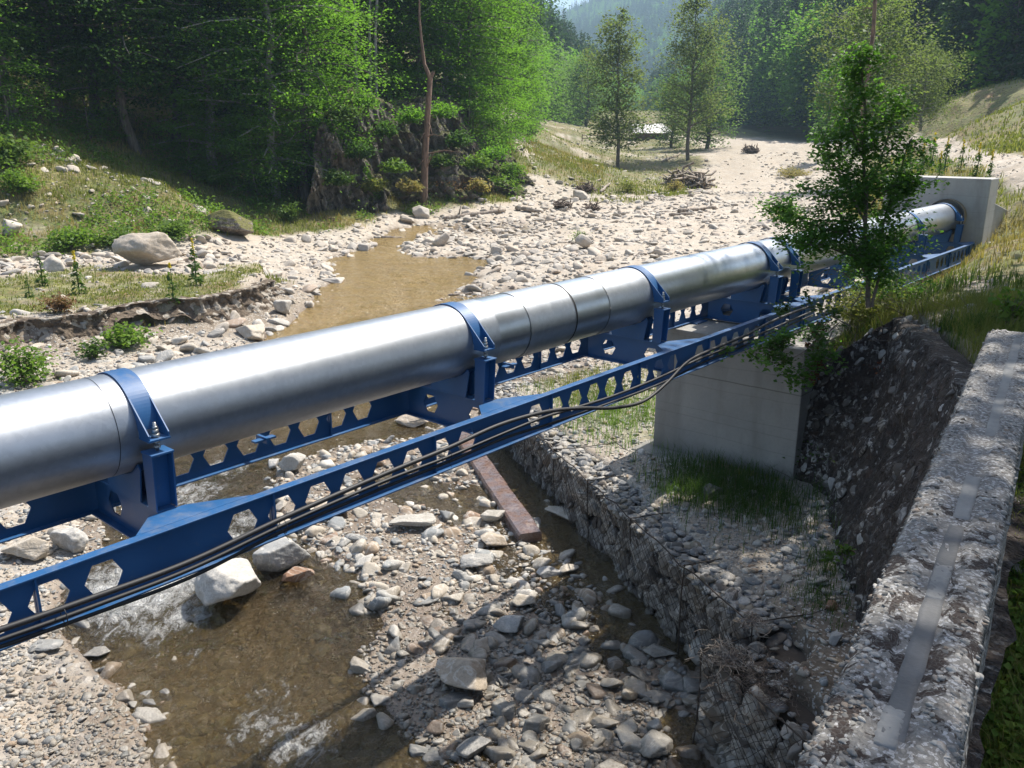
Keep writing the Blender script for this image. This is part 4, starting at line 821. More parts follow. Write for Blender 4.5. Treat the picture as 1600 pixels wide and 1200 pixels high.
BL = [
 (366, 974, 138, .70, 'rock_white', 'large pale streaked boulder standing in the white water below the girder', 101, 0.3, .9),
 (432, 915, 98, .8, 'rock_grey', 'grey broken rock behind the pale streaked boulder in the rapids', 102, .2, 1.2),
 (459, 932, 62, .75, 'rock_red', 'small round reddish brown stone beside the grey rock at the rapids', 103, .1, 1.2),
 (722, 1085, 95, .66, 'rock_tan', 'big rounded wedge shaped boulder at the bottom middle beside the stream', 104, 2.7, 1.3),
 (228, 422, 106, .82, 'rock_tan', 'very large tan boulder on the far left bank below the grass slope', 105, .25, 1.4),
 (440, 492, 42, .85, 'rock_grey', 'squarish grey boulder at the edge of the brown pool', 106, .4, 1.),
 (392, 530, 64, .55, 'rock_tan', 'tan slab rock by the water just above the pipe', 107, 2.4, 1.4),
 (40, 882, 92, .62, 'rock_tan', 'large tan flat sided boulder under the left end of the bridge', 108, .1, 1.4),
 (108, 862, 66, .8, 'rock_grey', 'grey rounded boulder beside the tan one under the left end of the bridge', 109, .9, 1.1),
 (768, 820, 46, .75, 'rock_white', 'round cream coloured stone next to the wet concrete sill', 110, .2, 1.1),
 (640, 832, 82, .42, 'rock_white', 'long white flat rock in the middle of the stony island', 111, .05, 1.8),
 (776, 858, 52, .5, 'rock_tan', 'light brown slab stone just below the cream round stone', 112, .1, 1.4),
 (512, 812, 72, .4, 'rock_tan', 'flat tan slab on the stones right beneath the girder', 113, .2, 1.6),
 (798, 992, 58, .45, 'rock_grey', 'flat grey green stone in the middle of the wet gravel', 114, .2, 1.5),
 (1028, 1035, 66, .42, 'rock_white', 'flat pale rock slab in the wet channel near the short gabion', 115, .0, 1.6),
 (888, 822, 66, .35, 'rock_tan', 'elongated tan stone leaning against the foot of the long gabion', 116, 2.5, 2.0),
 (1025, 1185, 66, .62, 'rock_white', 'pale angular stone at the bottom edge near the short gabion', 117, 2.4, 1.2),
 (745, 1185, 74, .5, 'rock_grey', 'broad grey stone among pebbles at the very bottom', 118, .4, 1.4),
 (855, 905, 46, .5, 'rock_grey', 'greenish grey flat stone on the island beside the side channel', 119, .4, 1.5),
 (742, 890, 56, .5, 'rock_grey', 'grey stone with a dark broken end on the stony island', 120, .1, 1.4),
 (815, 950, 44, .6, 'rock_tan', 'rough tan stone with pale top at the middle right of the island', 121, .1, 1.3),
 (885, 900, 44, .5, 'rock_tan', 'knobbly tan stone lying beside the dark side channel', 122, .3, 1.4),
 (650, 675, 66, .45, 'rock_tan', 'orange tan striped rock slab under the pipe by the second support', 123, 2.6, 1.7),
 (455, 740, 46, .8, 'rock_white', 'pale blocky rock beneath the far girder', 124, .3, 1.2),
 (425, 735, 26, 1., 'rock_grey', 'narrow grey upright stone beside the pale blocky rock', 125, .3, 1.),
 (690, 385, 32, .9, 'rock_dark', 'dark grey boulder amid the riffle upstream of the pool', 126, .3, 1.1),
 (568, 392, 30, .6, 'rock_grey', 'grey stone at the left of the narrow upstream riffle', 127, .3, 1.3),
 (520, 445, 40, .4, 'rock_white', 'white flat rock poking into the brown pool from the left', 128, .1, 1.5),
 (657, 342, 34, .9, 'rock_grey', 'round grey boulder at the foot of the dead leaning tree', 129, .3, 1.),
 (635, 350, 28, .7, 'rock_tan', 'tan boulder left of the round grey one below the dead tree', 130, .3, 1.2),
 (905, 312, 30, .75, 'rock_white', 'pale pointed rock standing in the middle of the gravel plain', 131, .5, 1.),
 (1111, 292, 16, .9, 'rock_dark', 'dark stone at the right of the logjam', 132, .5, 1.),
 (1090, 282, 24, .7, 'rock_white', 'white boulder on top of the logjam mound', 133, .5, 1.2),
 (82, 425, 34, .8, 'rock_white', 'white boulder on the left terrace with a brown stone behind it', 134, .5, 1.1),
 (80, 405, 28, .6, 'rock_dark', 'brown rounded stone behind the white boulder on the left terrace', 135, .2, 1.2),
 (915, 390, 34, .9, 'rock_white', 'white leaning stone with grass beside it above the pipe', 136, .4, 1.),
 (860, 1052, 40, .6, 'rock_grey', 'grey speckled stone in wet brown mud at the lower middle', 137, .4, 1.2),
 (957, 1080, 38, .6, 'rock_tan', 'tan stone right of the muddy patch at lower middle', 138, .4, 1.2),
 (985, 1098, 32, .8, 'rock_tan', 'chunky beige stone between wet gravel and the short gabion', 139, .4, 1.1),
 (1020, 1148, 30, 1., 'rock_grey', 'small upright grey stone above the pale angular stone', 140, .4, .9),
 (1306, 1008, 30, .8, 'rock_grey', 'pale rounded stone on dark silt beside the parapet foot', 141, .4, 1.),
 (1265, 990, 34, .35, 'rock_tan', 'thin brown stone on dark silt beside the pale rounded one', 142, 2.6, 2.),
 (1300, 955, 26, .6, 'rock_red', 'reddish brick coloured stone at the foot of the abutment', 143, .4, 1.2),
 (1112, 780, 42, .7, 'rock_dark', 'dull grey block among the weeds in front of the pier', 144, .1, 1.3),
 (1228, 868, 24, .7, 'rock_grey', 'single grey stone at the right end of the bench gravel', 145, .1, 1.3),
 (340, 900, 28, .6, 'rock_dark', 'small dark stone half under foam in the rapids', 146, .1, 1.3),
 (150, 1030, 44, .35, 'rock_grey', 'flat grey stone at the edge of the near gravel bar', 147, .2, 1.5),
 (70, 1018, 54, .3, 'rock_grey', 'long flat grey stone lying just under the left end of the girder', 148, .1, 1.7),
 (12, 370, 44, .8, 'rock_white', 'white rock low on the far left grass slope', 149, .2, 1.1),
 (1255, 388, 20, .8, 'rock_white', 'bright white stone on the grassy bank between tree and parapet', 150, .2, 1.1) if False else (1518, 484, 20, .8, 'rock_white', 'bright white stone on the grassy bank just beyond the parapet end', 150, .2, 1.1),
]
for px, py, wp, hr, mt, lb, sd, ro, el in BL: boulder(px, py, wp, hr, mt, lb, sd, rot=ro, elong=el, cat='boulder' if wp > 60 else 'stone', name='boulder' if wp > 60 else 'stone')
# big mossy outcrop boulder on the left bank
g = NT('mossy_rock'); n = g.noise(1.6, 5, .6); n2 = g.noise(7, 6, .7)
nz_ = g.n('ShaderNodeSeparateXYZ', {0: g.n('ShaderNodeNewGeometry').outputs['Normal']}).outputs[2]
rk = g.mix(g.ramp(n2, [(.35, 0.), (.65, 1.)]), (.06, .045, .035), (.23, .19, .155)); rk = g.mix(g.ramp(g.noise(.9, 5, .6, None, 3.), [(.5, 0.), (.54, .6), (.6, 0.)]), rk, (.38, .35, .3))
mo = g.mix(n2, (.05, .065, .015), (.22, .19, .06)); c = g.mix(g.ramp(g.math('ADD', nz_, g.math('MULTIPLY', g.math('SUBTRACT', n, .5), 1.2)), [(.42, 0.), (.62, 1.)]), rk, mo)
M['mossy'] = g.end(g.pbr(c, .92, normal=g.bump(n2, 1., .12)))
b = boulder(345, 370, 140, .52, 'mossy', 'big dark moss topped outcrop rock on the left bank above the white stones', 160, rot=2.9, sink=.5, elong=1.7)
# ---- the many stones
def samp(n, r0, r1, a0, a1, seed, pw=1.):
    rs = np.random.RandomState(seed); r = np.exp(math.log(r0)+(math.log(r1)-math.log(r0))*rs.rand(n)**pw); a = np.radians(a0+(a1-a0)*rs.rand(n)); return r*np.sin(a), r*np.cos(a), rs
def field(n, r0, r1, a0, a1, seed, pw=1.):
    X, Y, rs = samp(n, r0, r1, a0, a1, seed, pw); Z, m = ground_z(X, Y, True); G, D, Wt = cover(X, Y, Z, m)
    return X, Y, Z, m, G, D, Wt, rs
X, Y, Z, m, G, D, Wt, rs = field(80000, 4.6, 120, -36, 34, 201, .95)
r = m['r']; den = fbm(X*.22, Y*.22, s=211); den2 = fbm(X*.9, Y*.9, s=213); hp_ = [hit(*q_) for q_ in ((870, 400), (940, 385), (700, 395), (760, 350), (1050, 300), (960, 330), (830, 290), (560, 385), (640, 385))]; heap = sum(np.exp(-((X-q_[0])**2+(Y-q_[1])**2)/(2*(q_[1]*.06)**2)) for q_ in hp_)
ins = m['sm'] > .25
prob = np.where(ins, np.where(Y < 14, .5, .02), .8*(1-G)*(1-.75*D)); prob *= np.clip(.75+1.6*den2+.8*den, .12, 1.4)
sl = sdist(STONES_L, X, Y); prob = np.where(sl > 0, 1.3, prob)
prob = prob*(1+1.3*np.clip(heap, 0, 1.2)); shore = np.exp(-((m['sm']+.4)/.9)**2); prob = prob*(1+.9*shore)
prob = np.where((X < -4) & (Y > 32) & (sl < 0) & (sdist(GRASS_L, X, Y) > 0), prob*.12, prob); scp = (m['st'] < .1) & (m['st'] > -6) & (X < -4); prob = np.where(scp, np.maximum(prob, .6), prob)
tk = sdist(TRACK, X, Y); prob = np.where(tk > 0, prob*.15, prob)
prob = np.where((m['sr'] > -.2) & (r < 12), prob*.3, prob); prob = np.where((m['sr'] > 0), prob*.35, prob)
sandy = (sstep(.0, .3, -den) if False else np.clip(1-2.2*np.clip(den, 0, 1), .2, 1)); prob = np.where(r > 22, np.minimum(prob*(.45+.55*sandy)*1.5, 1.4), prob*1.25*np.clip(1-1.6*np.clip(den+.5*den2, -.2, .5), .25, 1.3))
keep = rs.rand(len(X)) < prob
keep &= ~((m['sb'] > -.15) & (m['sb'] < 1.0) & (Y < 16) & (Y > 5.5)) | (rs.rand(len(X)) < .08)
for bx, by, bs in placed: keep &= np.hypot(X-bx, Y-by) > bs*.8
keep &= sdist(np.array([PW(8.6, -1.1, 0), PW(11.6, -1.1, 0), PW(11.6, 2.9, 0), PW(8.6, 2.9, 0)]), X, Y) < .1
X, Y, Z, r = X[keep], Y[keep], Z[keep], r[keep]; mm = {k: v[keep] for k, v in m.items()}; n = len(X)
par_ = rs.pareto(2.0, n); size = np.clip(.018+.024*par_, .014, .17)*(1+r/24.); size = np.where(sdist(STONES_L, X, Y) > 0, size*1.5, size)*(1+.9*np.clip(heap[keep], 0, 1))
size = np.minimum(size, np.where(r < 20, .19, .34)); size = np.where(mm['sb'] > .2, np.minimum(size, .10), size)
size = np.where(mm['sr'] > 0, np.minimum(size, .08), size); size = np.where((X < -2.2) & (Y < 10) & (mm['sm'] < 0), np.minimum(size, .03+.035*rs.rand(n)), size)
Z = Z+size*rs.uniform(-.28, .2, n)
order = np.argsort(-size/r); near_ok = order[(r[order] < 60)]
ind = near_ok[:300-0]; ind = ind[:296]; isin = np.zeros(n, bool); isin[ind] = True
bases = [rock_mesh(300+k, 3, [.45, .6, .38, .75, .5, .65, .42, .55][k], M['rock'], 10, 28, [1.2, 1.5, 1.7, 1., 1.3, 1.1, 1.6, 1.4][k]) for k in range(8)]
proto = {}
for q_, i in enumerate(ind):
    k = int(rs.randint(8)); o = bpy.data.objects.new('stone', bases[k]); col.objects.link(o)
    o.location = (X[i], Y[i], Z[i]); s_ = size[i]; o.scale = (s_, s_*rs.uniform(.8, 1.1), s_*rs.uniform(.8, 1.15)); o.rotation_euler = (rs.normal(0, .15), rs.normal(0, .15), rs.uniform(0, 6.28))
    shp = ['flattish', 'blocky', 'thin flat', 'rounded', 'squarish', 'lumpy', 'low', 'thick'][k]; szw = 'small' if size[i] < .085 else ('medium' if size[i] < .13 else 'larger')
    j = int(np.argmin([(X[i]-b_[0])**2+(Y[i]-b_[1])**2 for b_ in placed])); dx, dy = X[i]-placed[j][0], Y[i]-placed[j][1]
    rel = ('right of' if dx > 0 else 'left of') if abs(dx) > abs(dy) else ('beyond' if dy > 0 else 'in front of'); w_ = (BL+[[0]*5+['mossy outcrop rock']])[j][5].split(); cutw = next((q for q, t_ in enumerate(w_) if q > 1 and t_ in ('in', 'at', 'standing', 'beside', 'on', 'behind', 'of', 'by', 'under', 'below', 'just', 'right', 'lying', 'leaning', 'with', 'poking', 'amid', 'among', 'near', 'upstream', 'low', 'above', 'next', 'half')), 5)
    lb = f"{szw} {shp} stone {rel} the {' '.join(w_[:cutw])}"; gp = 'stones along the stream'
    tag(o, lb, 'stone', gp)
st_ = ~isin
def stuffst(mask, sub, nm, lb, seed, variants=14, smooth=False):
    if mask.sum(): tag(stones_mesh(nm, np.stack([X[mask], Y[mask], Z[mask]], 1), size[mask], M['rock_stuff'], sub=sub, seed=seed, variants=variants, smooth=smooth), lb, 'gravel', None, 'stuff')
stuffst(st_ & (size/r > .0042), 2, 'gravel', 'cobbles and rubble strewn along the stream and its banks', 401, 22)
stuffst(st_ & (size/r <= .0042), 1, 'gravel', 'small pale gravel covering the stream bed and plain', 402)
# fine pebbles near
X, Y, Z, m, G, D, Wt, rs = field(95000, 4.4, 24, -36, 30, 221, .8)
den2 = fbm(X*1.1, Y*1.1, s=223); prob = np.where(m['sm'] > .15, .8, .9*(1-G)*(1-.6*D))*np.clip(.8+1.6*den2, .15, 1)
keep = (rs.rand(len(X)) < prob) & ~((m['sb'] > -.12) & (m['sb'] < .3)) & (m['sr'] < 0)
keep &= sdist(np.array([PW(8.6, -1.1, 0), PW(11.6, -1.1, 0), PW(11.6, 2.9, 0), PW(8.6, 2.9, 0)]), X, Y) < 0
X, Y, Z, r = X[keep], Y[keep], Z[keep], m['r'][keep]; n = len(X); size = (.007+.012*rs.pareto(2.6, n)).clip(.007, .05)*(1+r/25); Z = Z+size*.15
tag(stones_mesh('pebbles', np.stack([X, Y, Z], 1), size, M['rock_stuff'], sub=0, seed=403, variants=20), 'fine pebbles on the wet stream bed and gravel bench', 'pebbles', None, 'stuff')
print('PEB', n)
# ================================================================ CLIFF
def cliff(name, bpts, tpts, nu, nv, mat, amp, seed, label):
    B = spline(bpts, nu); T = spline(tpts, nu); v = np.linspace(-.05, 1.25, nv)[None, :, None]
    P = B[:, None]+(T-B)[:, None]*np.minimum(v, 1); P = P+np.maximum(v-1, 0)*np.array([-3, 22, 6.]); P = P.reshape(-1, 3)
    d1 = fbm(P[:, 0]*.35, P[:, 1]*.35, P[:, 2]*.3, 4, seed); rd = np.abs(fbm(P[:, 0]*.8+P[:, 2]*.15, P[:, 1]*.8, P[:, 2]*.8, 5, seed+7))
    st_ = np.round((P[:, 2]+P[:, 0]*.9+1.5*d1)*1.1)/1.1-(P[:, 2]+P[:, 0]*.9+1.5*d1)
    d4 = np.abs(fbm(P[:, 0]*2.3, P[:, 1]*2.3, P[:, 2]*2.0, 4, seed+9)); q1 = P@np.array([[.8, .5, .33], [-.45, .86, .2], [-.2, -.3, .93]]).T; bl = lambda sc_, sd_: _h(np.floor(q1[:, 0]/(sc_*.7)+.5*d1).astype(np.int64), np.floor(q1[:, 1]/sc_).astype(np.int64), np.floor(q1[:, 2]/(sc_*1.5)+.6*d1).astype(np.int64), sd_)-.5
    d = amp*(2.0*d1-.8*rd-.5*d4+.2+1.0*bl(1.9, 3)+.55*bl(.8, 5)+.25*bl(.4, 6)); P[:, 1] -= d; P[:, 0] += d*.4; P[:, 2] += d*.3
    i, j = np.meshgrid(np.arange(nu-1), np.arange(nv-1), indexing='ij'); Q = np.stack([i*nv+j, i*nv+j+1, (i+1)*nv+j+1, (i+1)*nv+j], -1).reshape(-1, 4)[:, ::-1]
    return tag(mk(name, P, Q, mat, smooth=False), label, 'rock face', None, 'structure')
g = NT('cliff_rock'); co = g.co(); n = g.noise(.7, 6, .65); n2 = g.noise(3.2, 6, .7, g.vec(co, (1, 1, .6))); n3 = g.noise(9, 4, .7)
nz_ = g.n('ShaderNodeSeparateXYZ', {0: g.n('ShaderNodeNewGeometry').outputs['Normal']}).outputs[2]
rk = g.mix(g.ramp(n2, [(.32, 0.), (.68, 1.)]), (.05, .042, .034), (.27, .24, .20)); rk = g.mix(g.ramp(n3, [(.6, 0.), (.7, .5)]), rk, (.42, .40, .36)); rk = g.mix(g.ramp(n, [(.5, 0.), (.62, .6)]), rk, (.15, .09, .06))
vg = g.mix(n3, (.03, .05, .012), (.15, .13, .045)); c = g.mix(g.ramp(g.math('ADD', nz_, g.math('MULTIPLY', g.math('SUBTRACT', n, .5), 1.5)), [(.36, 0.), (.56, 1.)]), rk, vg)
M['cliff'] = g.end(g.pbr(c, .92, normal=g.bump(g.math('ADD', n2, g.math('MULTIPLY', n3, .5)), 1., .25)))
cb = [atd(480, 322, 44.5), atd(530, 334, 47), atd(570, 338, 48.5), atd(620, 338, 50.5), atd(690, 335, 52), atd(750, 330, 53), atd(800, 322, 56), atd(835, 300, 62)]
ct = [atd(490, 215, 48), atd(520, 165, 50), atd(560, 150, 52), atd(620, 170, 54.5), atd(690, 170, 57), atd(740, 235, 58), atd(790, 262, 62), atd(832, 268, 67)]
cliff('cliff', cb, ct, 330, 130, M['cliff'], .95, 501, 'steep dark rock face on the left bank under the trees')
# eroded edge of the terrace
g = NT('eroded_soil'); n = g.noise(4, 6, .7); n2 = g.noise(16, 5, .7); v = g.voro(7)
c = g.mix(g.ramp(n, [(.35, 0.), (.65, 1.)]), (.055, .038, .026), (.19, .145, .10)); c = g.mix(g.ramp(cell(v), [(.72, 0.), (.8, .8)]), c, (.40, .36, .30))
M['soil_cut'] = g.end(g.pbr(c, .95, normal=g.bump(g.math('ADD', n2, g.ramp(v.outputs['Distance'], [(0, 1.), (.5, 0.)])), 1., .06)))
E_ = [at(-300, 540, 1.3), at(-60, 520, 1.3), at(20, 500, 1.3), at(101, 492, 1.3), at(169, 482, 1.3), at(216, 475, 1.3), at(304, 465, 1.3), at(388, 453, 1.27), at(425, 440, 1.24)]
nu, nv = 420, 26; T = spline(E_, nu); dT = np.gradient(T, axis=0); dT /= np.linalg.norm(dT, axis=1)[:, None]; oN = np.stack([dT[:, 1], -dT[:, 0], 0*dT[:, 0]], 1)
n1 = .45*fbm(T[:, 0]*.7, T[:, 1]*.7, s=21)+.25*fbm(T[:, 0]*2.2, T[:, 1]*2.2, o=3, s=23); T = T+oN*(.05+n1)[:, None]; T[:, 2] = 1.30; v = np.linspace(0, 1, nv)[None, :]
P = np.repeat(T[:, None], nv, 1); hgt_ = (.62*np.clip(.75+fbm(T[:, 0]*.5, T[:, 1]*.5, s=29), .25, 1.1))[:, None]; out = np.where(v < .12, -.35+v*2.9, .0-.12*np.sin(v*3.14)+.42*np.clip(v-.45, 0, 1))
P = P+oN[:, None]*out[..., None]; P[..., 2] -= hgt_*np.clip((v-.10)/.9, 0, 1)+.0; P = P.reshape(-1, 3)
bl2 = lambda sc_, sd_: _h(np.floor(P[:, 0]/sc_).astype(np.int64), np.floor(P[:, 1]/sc_).astype(np.int64), np.floor(P[:, 2]/(sc_*.6)).astype(np.int64), sd_)-.5
dd = .12*fbm(P[:, 0]*3, P[:, 1]*3, P[:, 2]*3, 4, 33)+.09*bl2(.22, 3)+.05*bl2(.11, 5); P += np.repeat(oN, nv, 0)*dd[:, None]; P[:, 2] += .04*fbm(P[:, 0]*4, P[:, 1]*4, s=35)-.01
i, j = np.meshgrid(np.arange(nu-1), np.arange(nv-1), indexing='ij'); Q = np.stack([i*nv+j, i*nv+j+1, (i+1)*nv+j+1, (i+1)*nv+j], -1).reshape(-1, 4)
structure(mk('eroded_bank', P, Q, M['soil_cut'], smooth=False))
# ================================================================ DRIFTWOOD, HUT, LOGJAM
def log(a, b, r0, r1, label, mat='wood', seed=0, stubs=2, name='log', wig=.06):
    rs = np.random.RandomState(seed); a = np.array(a, float); b = np.array(b, float); L = np.linalg.norm(b-a); m_ = 10
    K = a+(b-a)*np.linspace(0, 1, m_)[:, None]+wig*L*.2*rs.randn(m_, 3)*np.array([1, 1, .35]); q = QB(); rr = np.linspace(r0, r1, m_)*(1+.15*rs.randn(m_)); rr[0] *= .6
    q.tube(np.concatenate([[K[0]-(K[1]-K[0])*.01], K, [K[-1]+(K[-1]-K[-2])*.01]]), np.concatenate([[.001], rr, [.001]]), 9)
    for _ in range(stubs):
        i = rs.randint(2, m_-1); d = rs.randn(3); d[2] = abs(d[2]); d /= np.linalg.norm(d); q.tube([K[i], K[i]+d*L*.07, K[i]+d*L*.13+[0, 0, .02]], [rr[i]*.5, rr[i]*.35, rr[i]*.15], 6)
    return tag(q.build(name, M[mat], smooth=True), label, 'log')
def logpx(x0, y0, x1, y1, r, label, **k):
    a = hit(x0, y0); b = hit(x1, y1); a[2] += r; b[2] += r; return log(a, b, r, r*.6, label, **k)
logpx(692, 345, 790, 332, .16, 'long grey driftwood trunk lying below the cliff', seed=1, stubs=4); logpx(806, 328, 845, 334, .16, 'short driftwood log right of the long trunk under the cliff', seed=2)
logpx(1058, 333, 1118, 327, .13, 'pale driftwood log on the gravel plain above the double straps', seed=3, stubs=3); logpx(1045, 338, 1082, 337, .10, 'dark stick in front of the pale log on the gravel plain', seed=4)
logpx(938, 303, 952, 290, .12, 'leaning stump log in the gravel in front of the twin trees', seed=5); logpx(1034, 255, 1062, 242, .14, 'fallen log beside the foot of the right hand tree', seed=6)
logpx(700, 463, 745, 460, .05, 'thin stick on the bank of the pool beyond the pipe', seed=7, stubs=1); logpx(595, 374, 640, 376, .1, 'branch caught in the upstream riffle', seed=8)
logpx(1108, 1003, 1150, 1001, .014, 'thin pale stick bridging the two gabions', seed=9, stubs=0, name='stick', wig=.02)
for q_, (x0, y0, x1, y1, rr, lb) in enumerate([(1143, 1036, 1166, 1021, .028, 'short thick pale broken branch on top of the near gabion'), (1187, 970, 1190, 935, .018, 'upright bleached twig on the bench near the gabion corner'), (1195, 1003, 1228, 1001, .012, 'thin dark twig on the silt of the bench')]):
    a = hit(x0, y0); b = hit(x1, y1); up = .93 if y0 > 1010 else 1.06; a[2] = max(a[2], up); b[2] = max(b[2], up+.02); log(a, b, rr, rr*.7, lb, seed=20+q_, stubs=1, name='stick', wig=.04)
def twigpile(cx, cy, cz, rad, n, L, r, name, label, seed, mat='twig', flat=.25):
    rs = np.random.RandomState(seed); q = QB()
    for _ in range(n):
        c0 = np.array([cx, cy, cz])+rad*rs.randn(3)*np.array([.5, .5, .0]); c0[2] += abs(rs.randn())*rad*flat*.5; d = rs.randn(3); d[2] *= flat; d /= np.linalg.norm(d); l_ = L*rs.uniform(.3, 1); w_ = rs.randn(3)*l_*.12
        q.tube([c0-d*l_/2, c0+w_, c0+d*l_/2], [r*.9, r, r*.4], 4)
    return tag(q.build(name, M[mat]), label, 'driftwood pile', None, 'stuff')
p = at(1140, 1035, .93); twigpile(p[0]+.02, p[1]+.08, .925, .22, 260, .16, .004, 'twigs', 'litter of bleached twigs on top of the near gabion', 31, 'wood'); p = at(1190, 1075, .93); twigpile(p[0], p[1], .92, .42, 420, .13, .003, 'twigs', 'dark twig litter spread over the near gabion', 32)
p = at(1178, 970, 1.06); twigpile(p[0], p[1], 1.03, .14, 60, .2, .005, 'twigs', 'small tangle of grey roots on the bench above the long gabion', 33, 'wood')
for (px, py, rad, n, lb, sd) in [(917, 300, 1.0, 90, 'brown root tangle on the gravel left of the stump log', 41), (1075, 292, 2.4, 120, 'logjam of dark branches and boulders on the gravel plain', 42), (1172, 238, 1.6, 90, 'dark uprooted stump beside the track', 43), (877, 326, .9, 60, 'brown root stump lying on the pale gravel', 44), (925, 330, .8, 50, 'small root clump further right on the pale gravel', 45)]:
    p = hit(px, py); twigpile(p[0], p[1], p[2]+.1, rad*.5, n, rad*1.1, rad*.045, 'root_tangle', lb, sd, 'wood' if n > 100 else 'twig', .6)
# hut
hp = atd(1018, 219, 150); hut = empty('wooden_hut', hp); tag(hut, 'small wooden hut with a pale pitched roof far away between the twin trees', 'hut')
def hb(x0, x1, y0, y1, z0, z1): mb = MB(); mb.hexa([hp+[x, y, z] for z in (z0, z1) for x, y in ((x0, y0), (x1, y0), (x1, y1), (x0, y1))]); return mb
hb(-2.5, 2.8, 0, 4, -.6, 1.3).build('wall', M['planks'], hut)
mb = MB(); mb.prism([hp+[-3.6, -.6, 1.2], hp+[-3.6, 4.6, 1.2], hp+[-3.0, 2, 2.6]], [0, 0, .0001] if False else [.001, 0, 0]); mb = MB()
mb.add([hp+[-3.4, -.6, 1.15], hp+[3.6, -.6, 1.15], hp+[2.2, 2, 2.7], hp+[-3.0, 2, 2.7], hp+[-3.4, 4.6, 1.15], hp+[3.6, 4.6, 1.15]], [(0, 1, 2, 3), (5, 4, 3, 2), (1, 5, 2), (4, 0, 3), (1, 0, 4, 5)]); mb.build('roof', M['roof'], hut)
hb(.6, 1.3, -.03, .02, -.4, .9).build('door', simple('dark_door', (.03, .02, .015)), hut)
h2 = atd(955, 221, 152); q = QB()
fe = empty('rail_fence', h2); tag(fe, 'low wooden rail fence left of the distant hut', 'fence')
for k_ in range(9): x = h2+[-5+k_*1.35, 0, 0]; QB().tube([x+[0, 0, -.3], x+[0, 0, 1.2]], [.09, .08], 5).build('post', M['planks'], fe)
for z_ in (.5, 1.0): QB().tube([h2+[-5, 0, z_], h2+[6, 0, z_+.1]], [.06, .06], 5).build('rail', M['planks'], fe)
# ================================================================ VEGETATION
LM = dict(
 beech=leaf_mat('beech_leaves', (.06, .14, .02), (.12, .25, .03), (.18, .29, .045), .55),
 dark=leaf_mat('dark_leaves', (.028, .068, .016), (.06, .125, .024), (.10, .18, .03), .45),
 fir=leaf_mat('spruce_needles', (.026, .060, .026), (.042, .088, .034), (.05, .10, .03), .3, .6),
 olive=leaf_mat('olive_leaves', (.085, .125, .038), (.13, .175, .055), (.20, .21, .08), .5),
 alder=leaf_mat('alder_leaves', (.06, .14, .025), (.10, .22, .035), (.16, .28, .05), .55, .5, 2., spec=.3),
 far=leaf_mat('far_broadleaf', (.075, .14, .032), (.12, .21, .045), (.15, .24, .06), .45),
 grass=leaf_mat('grass_blades', (.11, .155, .03), (.19, .21, .05), (.36, .29, .10), .35, .6, 1.2),
 green=leaf_mat('green_herbs', (.075, .15, .025), (.14, .24, .035), (.21, .28, .05), .4, .5, 1.2),
 dry=leaf_mat('dry_grass', (.26, .20, .075), (.34, .28, .11), (.17, .20, .05), .3, .7, 1.5),
 weed=leaf_mat('weeds', (.045, .09, .02), (.075, .14, .028), (.14, .17, .04), .35, .5, 3.),
 red=leaf_mat('red_vine', (.10, .022, .012), (.16, .05, .02), (.2, .09, .03), .35), yellow=leaf_mat('yellow_flowers', (.55, .42, .03), (.6, .5, .05), None, .3),
 fern=leaf_mat('fern', (.07, .13, .025), (.12, .19, .04), None, .4), brown=leaf_mat('dead_leaves', (.14, .075, .035), (.2, .12, .06), (.26, .18, .1), .2, .8))
def leaves(P, size, rs, up=.5, asp=.55, fold=.18, dirs=None):
    n = len(P); size = np.broadcast_to(size, (n,))*rs.uniform(.7, 1.3, n)
    nn = rs.normal(size=(n, 3)); nn[:, 2] = np.abs(nn[:, 2])+up*2.5; nn /= np.linalg.norm(nn, axis=1)[:, None]
    d = rs.normal(size=(n, 3)) if dirs is None else dirs+.45*rs.normal(size=(n, 3)); d -= (d*nn).sum(1)[:, None]*nn; d /= np.linalg.norm(d, axis=1)[:, None]+1e-9
    s_ = np.cross(nn, d); h = size[:, None]
    V = np.stack([P-d*h*.5, P+s_*h*asp*.5+nn*h*fold, P+d*h*.5-nn*h*.05, P-s_*h*asp*.5+nn*h*fold], 1).reshape(-1, 3)
    Q = np.arange(n*4).reshape(n, 4); return V, Q, np.repeat(rs.rand(n), 4)
class Leaf:
    def __init__(s): s.V = []; s.Q = []; s.R = []; s.n = 0
    def add(s, V, Q, Rn): s.V.append(V); s.Q.append(Q+s.n); s.R.append(Rn); s.n += len(V)
    def build(s, name, mat, parent=None, local=True): return mk(name, np.concatenate(s.V), np.concatenate(s.Q), mat, parent, attrs={'rnd': np.concatenate(s.R)}, local=local)
